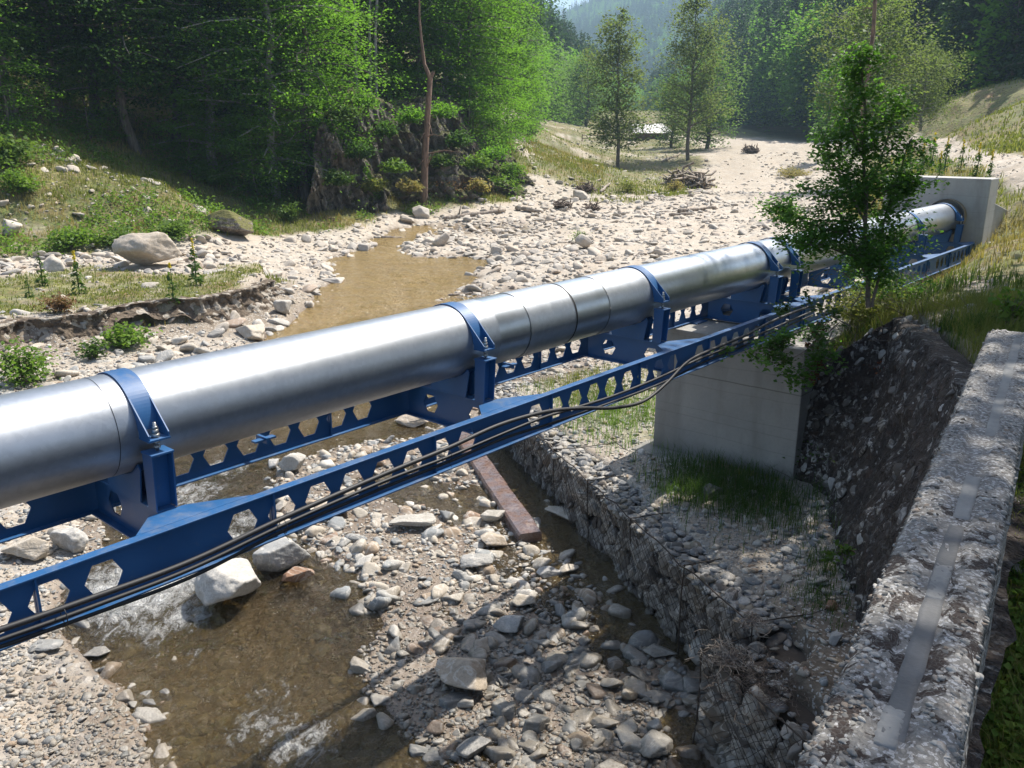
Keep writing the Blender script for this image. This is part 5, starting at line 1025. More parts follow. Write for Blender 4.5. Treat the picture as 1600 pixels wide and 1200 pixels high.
def make_tree(name, kind, seed, H, R_, crown0, leafn, lsize, lmat, bark, trunk_r, nb=60, droop=.25, up=.6, lean=0., gap=.12, side=None, vj=.14, wid_=.42, name_=None, top=.02, shape='dome'):
    """a tree with its own trunk, limbs and leafy crown; z=0 at the base"""
    rs = np.random.RandomState(seed); e = empty(name, (0, 0, 0))
    m_ = 12; hz = np.linspace(0, 1, m_); K = np.stack([lean*H*hz**1.5+.018*H*np.cumsum(rs.randn(m_))*.4, .018*H*np.cumsum(rs.randn(m_))*.4, hz*H*.97], 1); K[0, :2] = 0; K[0, 2] = -.4
    q = QB(); q.tube(K, trunk_r*(1-hz*.93)+.01, 9); L = Leaf()
    def cx(h): return np.array([np.interp(h, hz, K[:, i]) for i in range(3)])
    per = max(4, int(leafn/nb))
    for b in range(nb):
        f = (b+.5)/nb; hh = crown0+(1-crown0-top)*f**.9
        if rs.rand() < gap: continue
        if shape == 'dome': pr = (1-abs(2*f-.75)**2.3*.55)*(1-.55*max(0, f-.75)/.25)
        elif shape == 'cone': pr = (1-f)**.85*1.05+.05
        elif shape == 'oval': pr = max(.12, math.sin(math.pi*min(1, .22+.80*f))**.8*(1+.25*math.sin(f*17+seed)))
        elif shape == 'column': pr = .75+.35*math.sin(f*9+seed)-.45*max(0, f-.8)/.2
        else: pr = 1-.6*f
        l_ = R_*pr*rs.uniform(.62, 1.15); az = b*2.39996+rs.normal(0, .35)
        if side is not None: l_ *= 1+.35*math.cos(az-side)
        el = {'dome': .35-.1*(1-f), 'cone': -.08-.2*(1-f), 'column': .55, 'oval': .5}.get(shape, .3)+rs.normal(0, .12)
        c0 = cx(hh); d = np.array([math.cos(az)*math.cos(el), math.sin(az)*math.cos(el), math.sin(el)]); lat = np.array([-math.sin(az), math.cos(az), 0])
        s5 = np.linspace(0, 1, 5); br = c0+d*l_*s5[:, None]; br[:, 2] -= droop*l_*s5**2; br += .03*l_*rs.randn(5, 3)*s5[:, None]
        q.tube(br, trunk_r*(.30*(1-f)+.08)*(1-.85*s5)+.006, 5)
        n_ = int(per*pr*rs.uniform(.7, 1.3)); s = rs.uniform(.15, 1.05, n_)**.75; P = np.stack([np.interp(s, s5, br[:, i]) for i in range(3)], 1)
        ncl = max(3, int(l_*2.2)); cl_s = rs.uniform(.2, 1, ncl); cl_o = rs.uniform(-1, 1, ncl); pick = rs.randint(0, ncl, n_)
        wv = wid_*l_*np.clip(1.15-cl_s, .2, .8); cs = np.stack([np.interp(cl_s, s5, br[:, i]) for i in range(3)], 1)+lat*(cl_o*wv)[:, None]+d*(.12*l_*rs.randn(ncl))[:, None]
        mixm = rs.rand(n_) < .72; rad = .17*l_+.12
        off = rs.normal(size=(n_, 3))*np.array([rad, rad, vj*rad*2.2]); P = np.where(mixm[:, None], cs[pick]+off, P+lat*(rs.uniform(-1, 1, n_)*wid_*.6*l_*(1-s*.7))[:, None]+off*.5)
        P[:, 2] -= .06*l_*np.linalg.norm(P[:, :2]-c0[:2], axis=1)/max(l_, .1)
        L.add(*leaves(P, lsize, rs, up, dirs=np.broadcast_to(d+[0, 0, -.25], P.shape)))
    q.build('trunk', M[bark], e, local=True); L.build('crown', LM[lmat], e); return e
protos = {}
def plant(key, x, y, s, rz, label, cat='tree', group=None, z=None, sz=None, tilt=(0, 0)):
    e = protos[key]
    if e['used'] if 'used' in e.keys() else False: e = copy_tree(e)
    else: e['used'] = True
    e.location = (x, y, gz(x, y)-.1 if z is None else z); e.scale = (s, s, sz or s); e.rotation_euler = (tilt[0], tilt[1], rz)
    if 'group' in e.keys(): del e['group']
    return tag(e, label, cat, group)
T_ = make_tree
protos['b1'] = T_('beech_tree', 'b', 1, 20, 4.6, .06, 30000, .20, 'beech', 'bark_pale', .26, 95, .3, .55)
protos['b2'] = T_('beech_tree', 'b', 2, 22, 5.0, .10, 30000, .20, 'beech', 'bark', .28, 90, .35, .55, gap=.18)
protos['d1'] = T_('dark_tree', 'd', 3, 21, 4.8, .10, 24000, .22, 'dark', 'bark', .25, 85, .3, .5)
protos['f1'] = T_('spruce_tree', 'f', 4, 23, 4.2, .06, 26000, .22, 'fir', 'bark', .28, 130, .18, .6, shape='cone', gap=.05, vj=.1)
protos['u1'] = T_('understorey_shrub', 'u', 5, 5.5, 2.6, .02, 9000, .14, 'beech', 'bark', .06, 40, .35, .6)
protos['o1'] = T_('olive_tree', 'o', 6, 18, 4.6, .12, 15000, .34, 'olive', 'bark', .22, 75, .1, .3, gap=.33, vj=.45, shape='oval')
protos['o2'] = T_('olive_tree', 'o', 7, 20.5, 5.2, .14, 16000, .34, 'olive', 'bark', .24, 75, .1, .3, gap=.33, vj=.45, shape='oval')
protos['g1'] = T_('bushy_tree', 'g', 8, 14, 5.2, .04, 9000, .34, 'far', 'bark', .3, 70, .15, .4, vj=.6)
protos['c1'] = T_('conifer', 'c', 9, 20, 3.1, .08, 2600, .62, 'fir', 'bark', .25, 60, .15, .5, shape='cone', gap=.04, vj=.2)
protos['c2'] = T_('conifer', 'c', 10, 23, 2.7, .05, 2600, .60, 'fir', 'bark', .25, 64, .2, .5, shape='cone', gap=.08, vj=.2)
protos['h1'] = T_('broadleaf_tree', 'h', 11, 15, 4.4, .05, 3000, .62, 'far', 'bark', .25, 50, .1, .4, vj=.8)
protos['h2'] = T_('broadleaf_tree', 'h', 12, 17, 4.0, .06, 3000, .60, 'beech', 'bark', .25, 50, .12, .4, vj=.8)
# ---- forest on the left bank: (image x of the trunk, distance, kind, scale)
LF = [(-160, 40, 'd1', 1), (-60, 39, 'b2', .8), (30, 42, 'd1', .95), (95, 45, 'd1', 1.05), (150, 47, 'b2', 1.0), (215, 46, 'd1', 1.), (270, 49, 'd1', 1.1), (330, 47.5, 'b1', 1.), (385, 50, 'd1', .95), (425, 47.5, 'b1', .95), (470, 48.5, 'b2', .85),
      (-120, 54, 'f1', 1.1), (20, 56, 'd1', 1.1), (110, 58, 'f1', 1.1), (190, 58, 'd1', 1.2), (280, 60, 'f1', 1.1), (360, 60, 'd1', 1.2), (440, 60, 'f1', 1.1), (500, 58, 'b1', 1.), (560, 60, 'b2', 1.0), (610, 63, 'd1', .9), (655, 62, 'b2', .9), (700, 63.5, 'b1', 1.), (736, 64, 'b2', .95), (757, 69, 'b1', .95), (540, 72, 'f1', 1.2), (620, 74, 'd1', 1.2), (700, 76, 'f1', 1.15), (760, 80, 'd1', 1.2), (780, 84, 'b1', 1.0),
      (520, 53.0, 'u1', 1.), (480, 51, 'u1', 1.1), (725, 60.5, 'u1', 1.1), (770, 64, 'u1', 1.2), (790, 70, 'u1', 1.2), (395, 46.5, 'u1', 1.), (290, 46.0, 'u1', .8), (15, 39.5, 'u1', .9), (140, 44.5, 'u1', .8), (803, 80, 'u1', 1.4), (600, 57.5, 'u1', 1.), (655, 59.5, 'u1', .9)]
rs = np.random.RandomState(77)
names = {'b1': 'leafy beech', 'b2': 'broad beech', 'd1': 'dark broadleaf tree', 'f1': 'dark spruce', 'u1': 'low shrub'}
lfs = sorted(LF, key=lambda a: a[0])
for k_, (px, Y_, kd, s_) in enumerate(LF):
    x_ = (px-CX)/F*(Y_/CP*1.0); x_ = (px-800)/1386.*Y_
    ordn = ['first', 'second', 'third', 'fourth', 'fifth', 'sixth', 'seventh', 'eighth', 'ninth', 'tenth', 'eleventh', 'twelfth']
    row = 0 if kd == 'u1' else (1 if k_ < 11 else (2 if k_ < 25 else 3)); same = sorted([a_[0] for j_, a_ in enumerate(LF) if (0 if a_[2] == 'u1' else (1 if j_ < 11 else (2 if j_ < 25 else 3))) == row and a_[2] == kd])
    where = {0: 'at the foot of the left forest', 1: 'in the front row of the left forest', 2: 'in the second row of the left forest', 3: 'in the back of the left forest'}[row]
    plant(kd, x_, Y_, s_, rs.uniform(0, 6.28), f'{names[kd]} {where}, {ordn[same.index(px)]} from the left', 'shrub' if kd == 'u1' else 'tree', 'trees of the left bank forest', tilt=(rs.normal(0, .03), rs.normal(0, .03)+(.06 if px > 480 else 0)))
# ---- single trees of the valley
p = hit(965, 262); plant('o1', p[0], p[1], 1.0, .4, 'tall airy green tree with dark trunk, left one of the pair on the plain', z=p[2]-.1)
p2 = hit(1075, 250); plant('o2', p2[0], p2[1], 1.02, 2.2, 'tall airy olive green tree, right of the two standing on the plain', z=p2[2]-.1)
plant('g1', (1105-800)/1386*126, 126, 1.0, 1., 'bright green bushy tree just behind the right hand airy tree'); plant('g1', (1050-800)/1386*135, 135, .8, 3., 'dark green round tree beside the hut')
plant('g1', (915-800)/1386*185, 185, 1.15, 2., 'dense round green tree left behind the left hand airy tree')
protos['o3'] = T_('olive_tree', 'o', 16, 11, 4.6, .05, 16000, .24, 'olive', 'bark_pale', .18, 80, .05, .3, gap=.2, vj=.5)
p = atd(1345, 205, 62); plant('o3', p[0], p[1], .92, 1.2, 'spreading olive green tree behind the young alder', z=p[2]-.4); p = atd(1440, 190, 72); plant('o3', p[0], p[1], .62, 4., 'second olive green spreading tree at the edge of the hillside meadow', z=p[2]-.5)
plant('h2', (1290-800)/1386*105, 105, .55, 4., 'low bushy tree left of the olive green tree where the road passes', z=5.0)
# bare dead trunk seen high behind the alder
q = QB(); p = atd(1345, 200, 50); rs = np.random.RandomState(8); q.tube([p+[0, 0, -1], p+[.1, 0, 5], p+[-.1, 0, 8.5], p+[.1, 0, 14]], [.13, .11, .09, .05], 7)
for _ in range(16):
    h = rs.uniform(6, 13.5); a = rs.uniform(0, 6.28); l_ = rs.uniform(.4, 1.3); q.tube([p+[0, 0, h], p+[l_*.6*math.cos(a), l_*.6*math.sin(a), h+.05], p+[l_*math.cos(a), l_*math.sin(a), h-.1]], [.03, .02, .008], 4)
tag(q.build('dead_tree', M['bark_red']), 'bare thin trunk with short twigs rising behind the young alder', 'tree')
# dead leaning tree by the cliff
q = QB(); b = hit(661, 322); Yd = b[1]; pts = [(661, 322), (664, 240), (668, 180), (672, 122), (663, 100), (658, 60), (655, 25), (655, -20)]
K = np.array([atd(x, y, Yd) for x, y in pts]); K[0, 2] -= .5; q.tube(K, [.24, .20, .17, .15, .10, .08, .06, .04], 9); sp_ = atd(678, 112, Yd); q.tube([K[3], sp_], [.14, .09], 7)
for (x0, y0), (x1, y1) in (((668, 190), (676, 212)), ((664, 215), (690, 213)), ((670, 240), (720, 238)), ((664, 270), (680, 236)), ((671, 245), (652, 262)), ((668, 205), (655, 222))):
    a_, c_ = atd(x0, y0, Yd), atd(x1, y1, Yd-.5); q.tube([a_, (a_+c_)/2+[0, 0, .15], c_], [.05, .035, .012], 5)
tag(q.build('dead_tree', M['bark_red']), 'dead broken reddish trunk with a crooked top in front of the rock face', 'tree')
# pale slender trunks showing among the trees
for k_, (px, Y_, lb) in enumerate([(556, 56.5, 'slender pale trunk left of the forked pair above the cliff'), (578, 57, 'leaning pale trunk of the forked pair above the cliff'), (587, 57, 'second pale trunk of the forked pair above the cliff')]):
    b_ = atd(px, 128, Y_); q = QB(); q.tube([b_+[0, 0, -1], b_+[.1, 0, 3], b_+[.25+.2*k_, 0, 8]], [.12, .1, .06], 7); q.tube([b_+[.1, 0, 3], b_+[.8, 0, 4.5]], [.04, .01], 4); tag(q.build('tree_trunk', M['bark_pale']), lb, 'tree')
# small spruce
protos['s1'] = T_('young_spruce', 's', 21, 2.6, 1.0, .02, 5000, .10, 'beech', 'bark', .04, 60, .12, .5, shape='cone', gap=.03, vj=.12)
p = hit(572, 318, 1.5); plant('s1', p[0], p[1], .95, 0, 'bushy little bright green spruce at the foot of the rock face', z=p[2]); p = hit(800, 302, 1.5)
plant('s1', p[0], p[1], .8, 2, 'small dark young spruce at the right tip of the left bank', z=p[2]); p = hit(488, 283, 2.2); plant('s1', p[0], p[1], 1.3, 4, 'young spruce at the forest edge left of the rock face', z=p[2])
# ---- hillside forests: nearest trees as individuals, the rest as one mass
def hill_samples(Hs, n, seed, v1=.8, v0=0.0):
    rs = np.random.RandomState(seed); nu, nv, _ = Hs.shape; u = rs.rand(n)*(nu-1.001); v = (v0+(v1-v0)*rs.rand(n))*(nv-1.001); i = u.astype(int); j = v.astype(int); fu = (u-i)[:, None]; fv = (v-j)[:, None]
    return (Hs[i, j]*(1-fu)+Hs[i+1, j]*fu)*(1-fv)+(Hs[i, j+1]*(1-fu)+Hs[i+1, j+1]*fu)*fv, rs
def posw(p):
    x = 800+1386*p[0]/p[1]; L_ = [(860, 'right beside the left bank forest'), (900, 'left of the airy olive tree'), (950, 'just left of the airy olive tree'), (1010, 'above the hut'), (1070, 'between the twin airy trees'), (1130, 'behind the bright bushy tree'), (1180, 'right of the twin airy trees'), (1230, 'above the dirt road'), (1280, 'left of the young alder'), (1320, 'behind the left half of the alder'), (1360, 'behind the alder top'), (1400, 'behind the spreading olive tree'), (1440, 'just left of the meadow'), (1480, 'above the left end of the meadow'), (1520, 'above the middle of the meadow'), (1560, 'above the right end of the meadow'), (1600, 'above the road bend'), (1640, 'half cut by the right edge'), (9999, 'beyond the right edge')]
    return next(t for a, t in L_ if x < a)
def forest(Hs, n, seed, nind, label_i, group, label_s, s0=.8, s1=1.25, pc=.5, v1=.8, v0=0., keys=('c1', 'c2', 'h1', 'h2')):
    P, rs = hill_samples(Hs, n, seed, v1, v0); az = np.degrees(np.arctan2(P[:, 0], P[:, 1])); d = np.hypot(P[:, 0], P[:, 1]); vis = (az > -33) & (az < 31.5) & (P[:, 2]-CAMZ < d*.24+0) & (d > 60)
    P, d = P[vis], d[vis]; o = np.argsort(d); P, d = P[o], d[o]; con = (fbm(P[:, 0]*.012, P[:, 1]*.012, P[:, 2]*.012, s=seed)+.35*rs.randn(len(P))) > (.5-pc)
    kk = np.where(con, rs.randint(0, 2, len(P)), 2+rs.randint(0, 2, len(P))); sc = rs.uniform(s0, s1, len(P))
    for i in range(min(nind, len(P))):
        ky = keys[kk[i]]; nm = 'conifer' if kk[i] < 2 else 'round green tree'
        plant(ky, P[i, 0], P[i, 1], sc[i], rs.uniform(0, 6.28), f"{['little', 'smallish', 'middling', 'tall', 'very tall'][int((sc[i]-s0)/(s1-s0)*4.99)]} {nm} {label_i}, {posw(P[i])}", 'tree', group+(' conifers' if kk[i] < 2 else ' broadleaf trees'), z=P[i, 2]-.5)
    P, kk, sc = P[nind:], kk[nind:], sc[nind:]
    for k_ in range(4):
        S = kk == k_
        if S.sum() < 3: continue
        me = bpy.data.meshes.new('forest'); me.from_pydata([tuple(a) for a in P[S]-[0, 0, .5]], [], []); a = me.attributes.new('sc', 'FLOAT', 'POINT'); a.data.foreach_set('value', sc[S].astype(np.float32)); a = me.attributes.new('rz', 'FLOAT', 'POINT'); a.data.foreach_set('value', rs.uniform(0, 6.28, S.sum()).astype(np.float32))
        ob = bpy.data.objects.new('forest', me); col.objects.link(ob); me.materials.append(LM['fir'])
        ng = bpy.data.node_groups.new('trees', 'GeometryNodeTree'); ng.interface.new_socket('Geometry', in_out='INPUT', socket_type='NodeSocketGeometry'); ng.interface.new_socket('Geometry', in_out='OUTPUT', socket_type='NodeSocketGeometry')
        N_ = ng.nodes.new; gi = N_('NodeGroupInput'); go = N_('NodeGroupOutput'); ip = N_('GeometryNodeInstanceOnPoints'); oi = N_('GeometryNodeObjectInfo'); src = [c for c in protos[keys[k_]].children if c.name.startswith('crown')][0]
        oi.inputs['Object'].default_value = src; oi.inputs['As Instance'].default_value = True; oi.transform_space = 'ORIGINAL'
        a1 = N_('GeometryNodeInputNamedAttribute'); a1.data_type = 'FLOAT'; a1.inputs[0].default_value = 'sc'; a2 = N_('GeometryNodeInputNamedAttribute'); a2.data_type = 'FLOAT'; a2.inputs[0].default_value = 'rz'; cx_ = N_('ShaderNodeCombineXYZ'); lk = ng.links.new
        lk(gi.outputs[0], ip.inputs['Points']); lk(oi.outputs['Geometry'], ip.inputs['Instance']); lk(a2.outputs[0], cx_.inputs[2]); lk(cx_.outputs[0], ip.inputs['Rotation']); lk(a1.outputs[0], ip.inputs['Scale']); lk(ip.outputs[0], go.inputs[0])
        md = ob.modifiers.new('trees', 'NODES'); md.node_group = ng; tag(ob, label_s+(' with pointed conifers' if k_ < 2 else ' of rounded broadleaf crowns'), 'forest', None, 'stuff')
forest(HR, 9000, 301, 110, 'on the right slope', 'right hillside', 'dense wood covering the right hand hillside', pc=.62)
forest(HL, 6500, 302, 70, 'on the low left ridge', 'left ridge', 'wood covering the low ridge behind the left bank', pc=.35, s0=.9, s1=1.3)
forest(HM, 14000, 303, 0, '', '', 'hazy far wood on the mountain slope', s0=1.1, s1=1.8, pc=.5)
# ---- shade trees on the right bank (their crowns reach into the top right corner)
protos['r1'] = T_('shade_tree', 'r', 31, 17, 4.8, .24, 34000, .25, 'dark', 'bark', .25, 90, .3, .5, gap=.08)
plant('r1', 12.3, 13.0, 1., .3, 'dark leafy tree at the top right corner hanging over the bank'); plant('r1', 9.9, 8.2, .8, 2., 'tall shade tree right of the parapet'); plant('r1', 9.3, 4.6, .95, 4., 'shade tree beside the bridge deck'); plant('r1', 13.5, 7.0, 1.2, 5., 'tallest shade tree behind the others on the right bank')
# ================================================================ YOUNG ALDER BY THE PIPE
rs = np.random.RandomState(91); ab = np.array([4.62, 11.0, gz(4.62, 11.0)-.05]); Ya = ab[1]; al = empty('young_alder', ab); tag(al, 'young leafy alder standing between the pipe and the grassy bank', 'tree')
A_ = lambda x, y, dy=0.: atd(x, y, Ya+dy)
stems = [([(1357, 480), (1356, 420), (1352, 360), (1354, 300), (1349, 240), (1352, 180), (1346, 120), (1344, 70)], .032), ([(1362, 480), (1374, 425), (1376, 370), (1392, 310), (1408, 262), (1425, 215)], .02), ([(1357, 440), (1340, 395), (1318, 345), (1290, 310), (1262, 292)], .016), ([(1352, 350), (1328, 300), (1300, 252), (1282, 200)], .016), ([(1354, 300), (1376, 250), (1392, 200), (1400, 158)], .014), ([(1350, 250), (1332, 205), (1318, 160)], .011), ([(1355, 410), (1310, 392), (1262, 382), (1222, 372)], .013), ([(1374, 400), (1402, 372), (1428, 352)], .01), ([(1352, 330), (1380, 300), (1412, 290), (1438, 283)], .01), ([(1353, 375), (1300, 360), (1245, 340), (1205, 318)], .012)]
q = QB(); segs = []
for k_, (pts, r_) in enumerate(stems):
    K = np.array([A_(x, y, (0 if k_ < 1 else rs.uniform(-.5, .5))*(i/len(pts))) for i, (x, y) in enumerate(pts)]); K = spline(K, len(K)*3); K += .006*rs.randn(*K.shape); n_ = len(K); q.tube(K, r_*(1-.82*np.linspace(0, 1, n_))+.002, 7)
    L_ = np.linalg.norm(np.diff(K, axis=0), axis=1).sum(); nt2 = int(L_*(17 if k_ else 13))
    for _ in range(nt2):
        s_ = rs.uniform(.33 if k_ == 0 else .2, 1); c0 = K[int(s_*(n_-1))]; d = rs.normal(size=3); d[2] = d[2]*.4+.15; d /= np.linalg.norm(d); l_ = rs.uniform(.18, .55)*(1.25-s_*.7); e_ = c0+d*l_; e_[2] -= .05; q.tube([c0, c0+d*l_*.5+[0, 0, .02], e_], [.004, .003, .0012], 4); segs.append((c0, e_, l_))
q.build('trunk', M['twig'], al)
L = Leaf()
for c0, e_, l_ in segs:
    n_ = int(36+125*l_); s = rs.uniform(.1, 1.1, n_); P = c0+(e_-c0)*s[:, None]+rs.normal(0, .065, (n_, 3))
    L.add(*leaves(P, .052, rs, .45, .8, .1))
L.build('crown', LM['alder'], al, local=False)
# ================================================================ GRASS, HERBS, FERNS
def blades(X, Y, Z, h, wd_, rs, curve=.5):
    n = len(X); a = rs.uniform(0, 6.28, n); t = rs.uniform(.1, curve, n)*h; ca, sa = np.cos(a), np.sin(a); b = rs.uniform(0, 6.28, n); sx, sy = -sa*wd_/2, ca*wd_/2
    P0_ = np.stack([X, Y, Z-.02], 1); s_ = np.stack([sx, sy, 0*sx], 1); m1 = P0_+np.stack([ca*t*.35, sa*t*.35, h*.6], 1); tp = P0_+np.stack([ca*t, sa*t, h*(1-.12*t/h)], 1)
    V = np.stack([P0_-s_, P0_+s_, m1+s_*.75, m1-s_*.75, tp+s_*.12, tp-s_*.12], 1).reshape(-1, 3); i = np.arange(n)[:, None]*6; Q = np.concatenate([i+[0, 1, 2, 3], i+[3, 2, 4, 5]]); return V, Q, np.repeat(rs.rand(n), 6)
def grass(name, label, X, Y, h, wd_, mat, seed, curve=.5, tuft=5, spread=.06):
    rs = np.random.RandomState(seed); X = np.repeat(X, tuft); Y = np.repeat(Y, tuft); h = np.repeat(np.broadcast_to(h, (len(X)//tuft,)), tuft)*rs.uniform(.5, 1.2, len(X)); X = X+rs.normal(0, 1, len(X))*spread; Y = Y+rs.normal(0, 1, len(Y))*spread
    Z = ground_z(X, Y); V, Q, Rn = blades(X, Y, Z, h, np.broadcast_to(wd_, (len(X)//tuft,)).repeat(tuft) if np.ndim(wd_) else wd_, rs, curve); tag(mk(name, V, Q, LM[mat], attrs={'rnd': Rn}), label, 'grass' if 'grass' in name else 'plants', None, 'stuff')
X, Y, Z, m, G, D, Wt, rs = field(60000, 15, 85, -36, 6, 701, .9); n1 = fbm(X*.3, Y*.3, s=703); k_ = (rs.rand(len(X)) < G*np.clip(.8+1.2*n1, .2, 1)); X, Y, r, n1 = X[k_], Y[k_], m['r'][k_], n1[k_]; terr = (m['st'][k_] > 0); h = np.where(terr & (r < 36), .07, .14)*(1+r/60); sp_ = fbm(X*.12, Y*.12, s=704)
S = (sp_ < .05); grass('grass', 'short green and yellow grass on the left bank slope', X[S], Y[S], h[S], .018*(1+r[S]/45), 'grass', 705, .8, 4, .14)
S = (sp_ >= .05) & ~(terr & (r < 36)); grass('grass', 'pale dry grass patches on the left bank slope', X[S], Y[S], h[S]*1.1, .014*(1+r[S]/45), 'dry', 706, .6, 4, .14)
S = (sp_ >= .05) & (terr & (r < 36)); grass('grass', 'low green turf on the stony terrace', X[S], Y[S], h[S], .016*(1+r[S]/45), 'grass', 707, .8, 4, .14)
X, Y, Z, m, G, D, Wt, rs = field(14000, 26, 75, -36, 2, 711, .8); cl = fbm(X*.45, Y*.45, s=713); k_ = (rs.rand(len(X)) < G) & (cl > .16) & (m['st'] < 90) & (m['r'] > 34); X, Y, r = X[k_], Y[k_], m['r'][k_]
L = Leaf(); n_ = len(X); Zg = ground_z(X, Y); Pl = np.repeat(np.stack([X, Y, Zg], 1), 9, 0); Pl += np.abs(rs.normal(size=Pl.shape))*[0, 0, .28]+rs.normal(size=Pl.shape)*[.2, .2, 0]; L.add(*leaves(Pl, .15, rs, .3)); tag(L.build('herbs', LM['green'], None), 'leafy green herbs and brambles on the left bank slope', 'plants', None, 'stuff')
# right bank
X, Y, Z, m, G, D, Wt, rs = field(26000, 2.0, 15, 12, 62, 721, .9); n1 = fbm(X*.8, Y*.8, s=723); k_ = (m['sr'] > .05) & (rs.rand(len(X)) < (.25+.75*G)*np.clip(.65+1.2*n1, .1, 1)); X, Y, r = X[k_], Y[k_], m['r'][k_]; sp_ = fbm(X*.6, Y*.6, s=725)
inpar = np.abs((X-a_par[0])*nd_par[0]+(Y-a_par[1])*nd_par[1]-.15) > .22 if False else np.ones(len(X), bool)
S = sp_ < .0; grass('grass', 'dark green grass on the right bank beside the parapet', X[S], Y[S], .10+.012*r[S], .006+.0005*r[S], 'weed', 727, .9, 6, .05); S = (sp_ >= .0); grass('grass', 'yellowing dry grass on the right bank top', X[S], Y[S], .08+.013*r[S], .004+.0004*r[S], 'grass', 728, .9, 5, .06)
X, Y, Z, m, G, D, Wt, rs = field(22000, 2.0, 8, 20, 64, 731, 1.); k_ = m['sr'] > .25; P = np.repeat(np.stack([X[k_], Y[k_], Z[k_]+.03], 1), 3, 0)+rs.normal(size=(k_.sum()*3, 3))*[.04, .04, .02]; L = Leaf(); L.add(*leaves(P, .036, rs, .8, .8)); tag(L.build('ground_cover', LM['green'], None), 'small leafy ground cover right of the parapet', 'plants', None, 'stuff')
X, Y, Z, m, G, D, Wt, rs = field(22000, 11, 60, 14, 36, 741, 1.); n1 = fbm(X*.25, Y*.25, s=743); k_ = (m['sr'] > -1.0) & (rs.rand(len(X)) < G*np.clip(.5+1.5*n1, .05, 1)) & (rs.rand(len(X)) < .8); X, Y, r = X[k_], Y[k_], m['r'][k_]; S = fbm(X*.2, Y*.2, s=745) > .12
grass('grass', 'tall yellow grass on the bank around the headwall and road', X[S], Y[S], .10+.004*r[S], .006+.0006*r[S], 'dry', 746, .6, 4, .1); S = ~S; grass('grass', 'green grass on the bank around the headwall and road', X[S], Y[S], .10+.004*r[S], .007+.0006*r[S], 'grass', 747, .7, 4, .1)
X, Y, Z, m, G, D, Wt, rs = field(36000, 45, 165, -4, 34, 751, 1.); n1 = fbm(X*.08, Y*.08, s=753); k_ = (rs.rand(len(X)) < G*np.clip(.4+1.2*n1, .05, 1)); X, Y, r = X[k_], Y[k_], m['r'][k_]; grass('grass', 'yellow green meadow tussocks far up the valley', X, Y, .25, .07, 'grass', 754, .6, 3, .4)
# bench weeds, grass behind the gabion
def patch(px, py, z, rad, n, h, mat, label, seed, w=.007, cat='grass', curve=.8):
    p = at(px, py, z); rs = np.random.RandomState(seed); X = p[0]+rad*rs.normal(size=n)*.5; Y = p[1]+rad*rs.normal(size=n)*.7; k_ = (sdist(BENCH, X, Y) > .1); grass('grass_tuft', label, X[k_], Y[k_], h, w, mat, seed, curve, 4, .04)
for i, (px, py, rad, n, h, mat, lb) in enumerate([(1100, 752, .7, 420, .24, 'weed', 'dark green grass clump in front of the pier foot'), (1180, 770, .9, 600, .26, 'weed', 'shaded weeds between pier and abutment'), (1065, 770, .35, 80, .25, 'green', 'bright blades of grass left of the shaded weeds'), (960, 640, 1.3, 900, .22, 'green', 'sunlit green grass beyond the gabion left of the pier'), (905, 590, 1.3, 700, .2, 'grass', 'sunlit grass seen through the girder holes'), (1015, 565, .8, 300, .2, 'grass', 'grass strip at the left edge of the pier'), (1300, 880, .35, 120, .15, 'weed', 'small weeds at the foot of the abutment'), (1285, 930, .3, 90, .14, 'weed', 'green sprouts on the dark silt')]): patch(px, py, 1.05, rad, n, h, mat, lb, 760+i)
# mullein plants
def mullein(px, py, hpx, label, bloom=.3, z0=1.3):
    p = hit(px, py, z0); dep = p[1]*CP+(CAMZ-p[2])*SP; H = hpx*dep/F; rs = np.random.RandomState(int(px)); e = empty('mullein_plant', p); tag(e, label, 'plant', 'mullein plants'); q = QB(); q.tube([p, p+[.02, 0, H*.5], p+[0, .02, H]], [.02*H, .013*H, .005], 5); q.build('stem', LM['weed'], e)
    L = Leaf(); n = 60; s = rs.rand(n)**1.8*.75; a_ = rs.uniform(0, 6.28, n); rr = .17*H*(1-s)*rs.uniform(.5, 1, n); P = p+np.stack([np.cos(a_)*rr, np.sin(a_)*rr, s*H], 1); L.add(*leaves(P, .17*H, rs, .25, .4)); L.build('leaves', LM['weed'], e, local=False)
    if bloom: L = Leaf(); n = 70; s = 1-bloom*rs.rand(n); P = p+np.stack([.014*H*rs.randn(n), .014*H*rs.randn(n), s*H], 1); L.add(*leaves(P, .03*H+.012, rs, 0, 1)); L.build('flowers', LM['yellow'], e, local=False)
for px, py, h_, lb, b_ in [(307, 445, 72, 'yellow flowering mullein spike on the left terrace in front of the tan boulder', .35), (124, 460, 68, 'leafy mullein with a yellow head on the left terrace', .3), (67, 448, 60, 'dark leafy mullein without flowers on the left terrace', 0), (272, 480, 62, 'thin mullein with a flat yellow top at the terrace edge', .12), (46, 465, 40, 'short thin withered stalk at the far left of the terrace', 0)]: mullein(px, py, h_, lb, b_)
for i, (px, py, h_) in enumerate([(1420, 268, 46), (1438, 275, 50), (1455, 262, 52), (1475, 270, 55), (1500, 268, 48), (1525, 275, 50), (1545, 282, 46), (1410, 290, 55), (1465, 285, 48), (1388, 300, 50)]): mullein(px, py, h_, 'thin yellow flowering stalk on the bank behind the headwall', .35, 3.8)
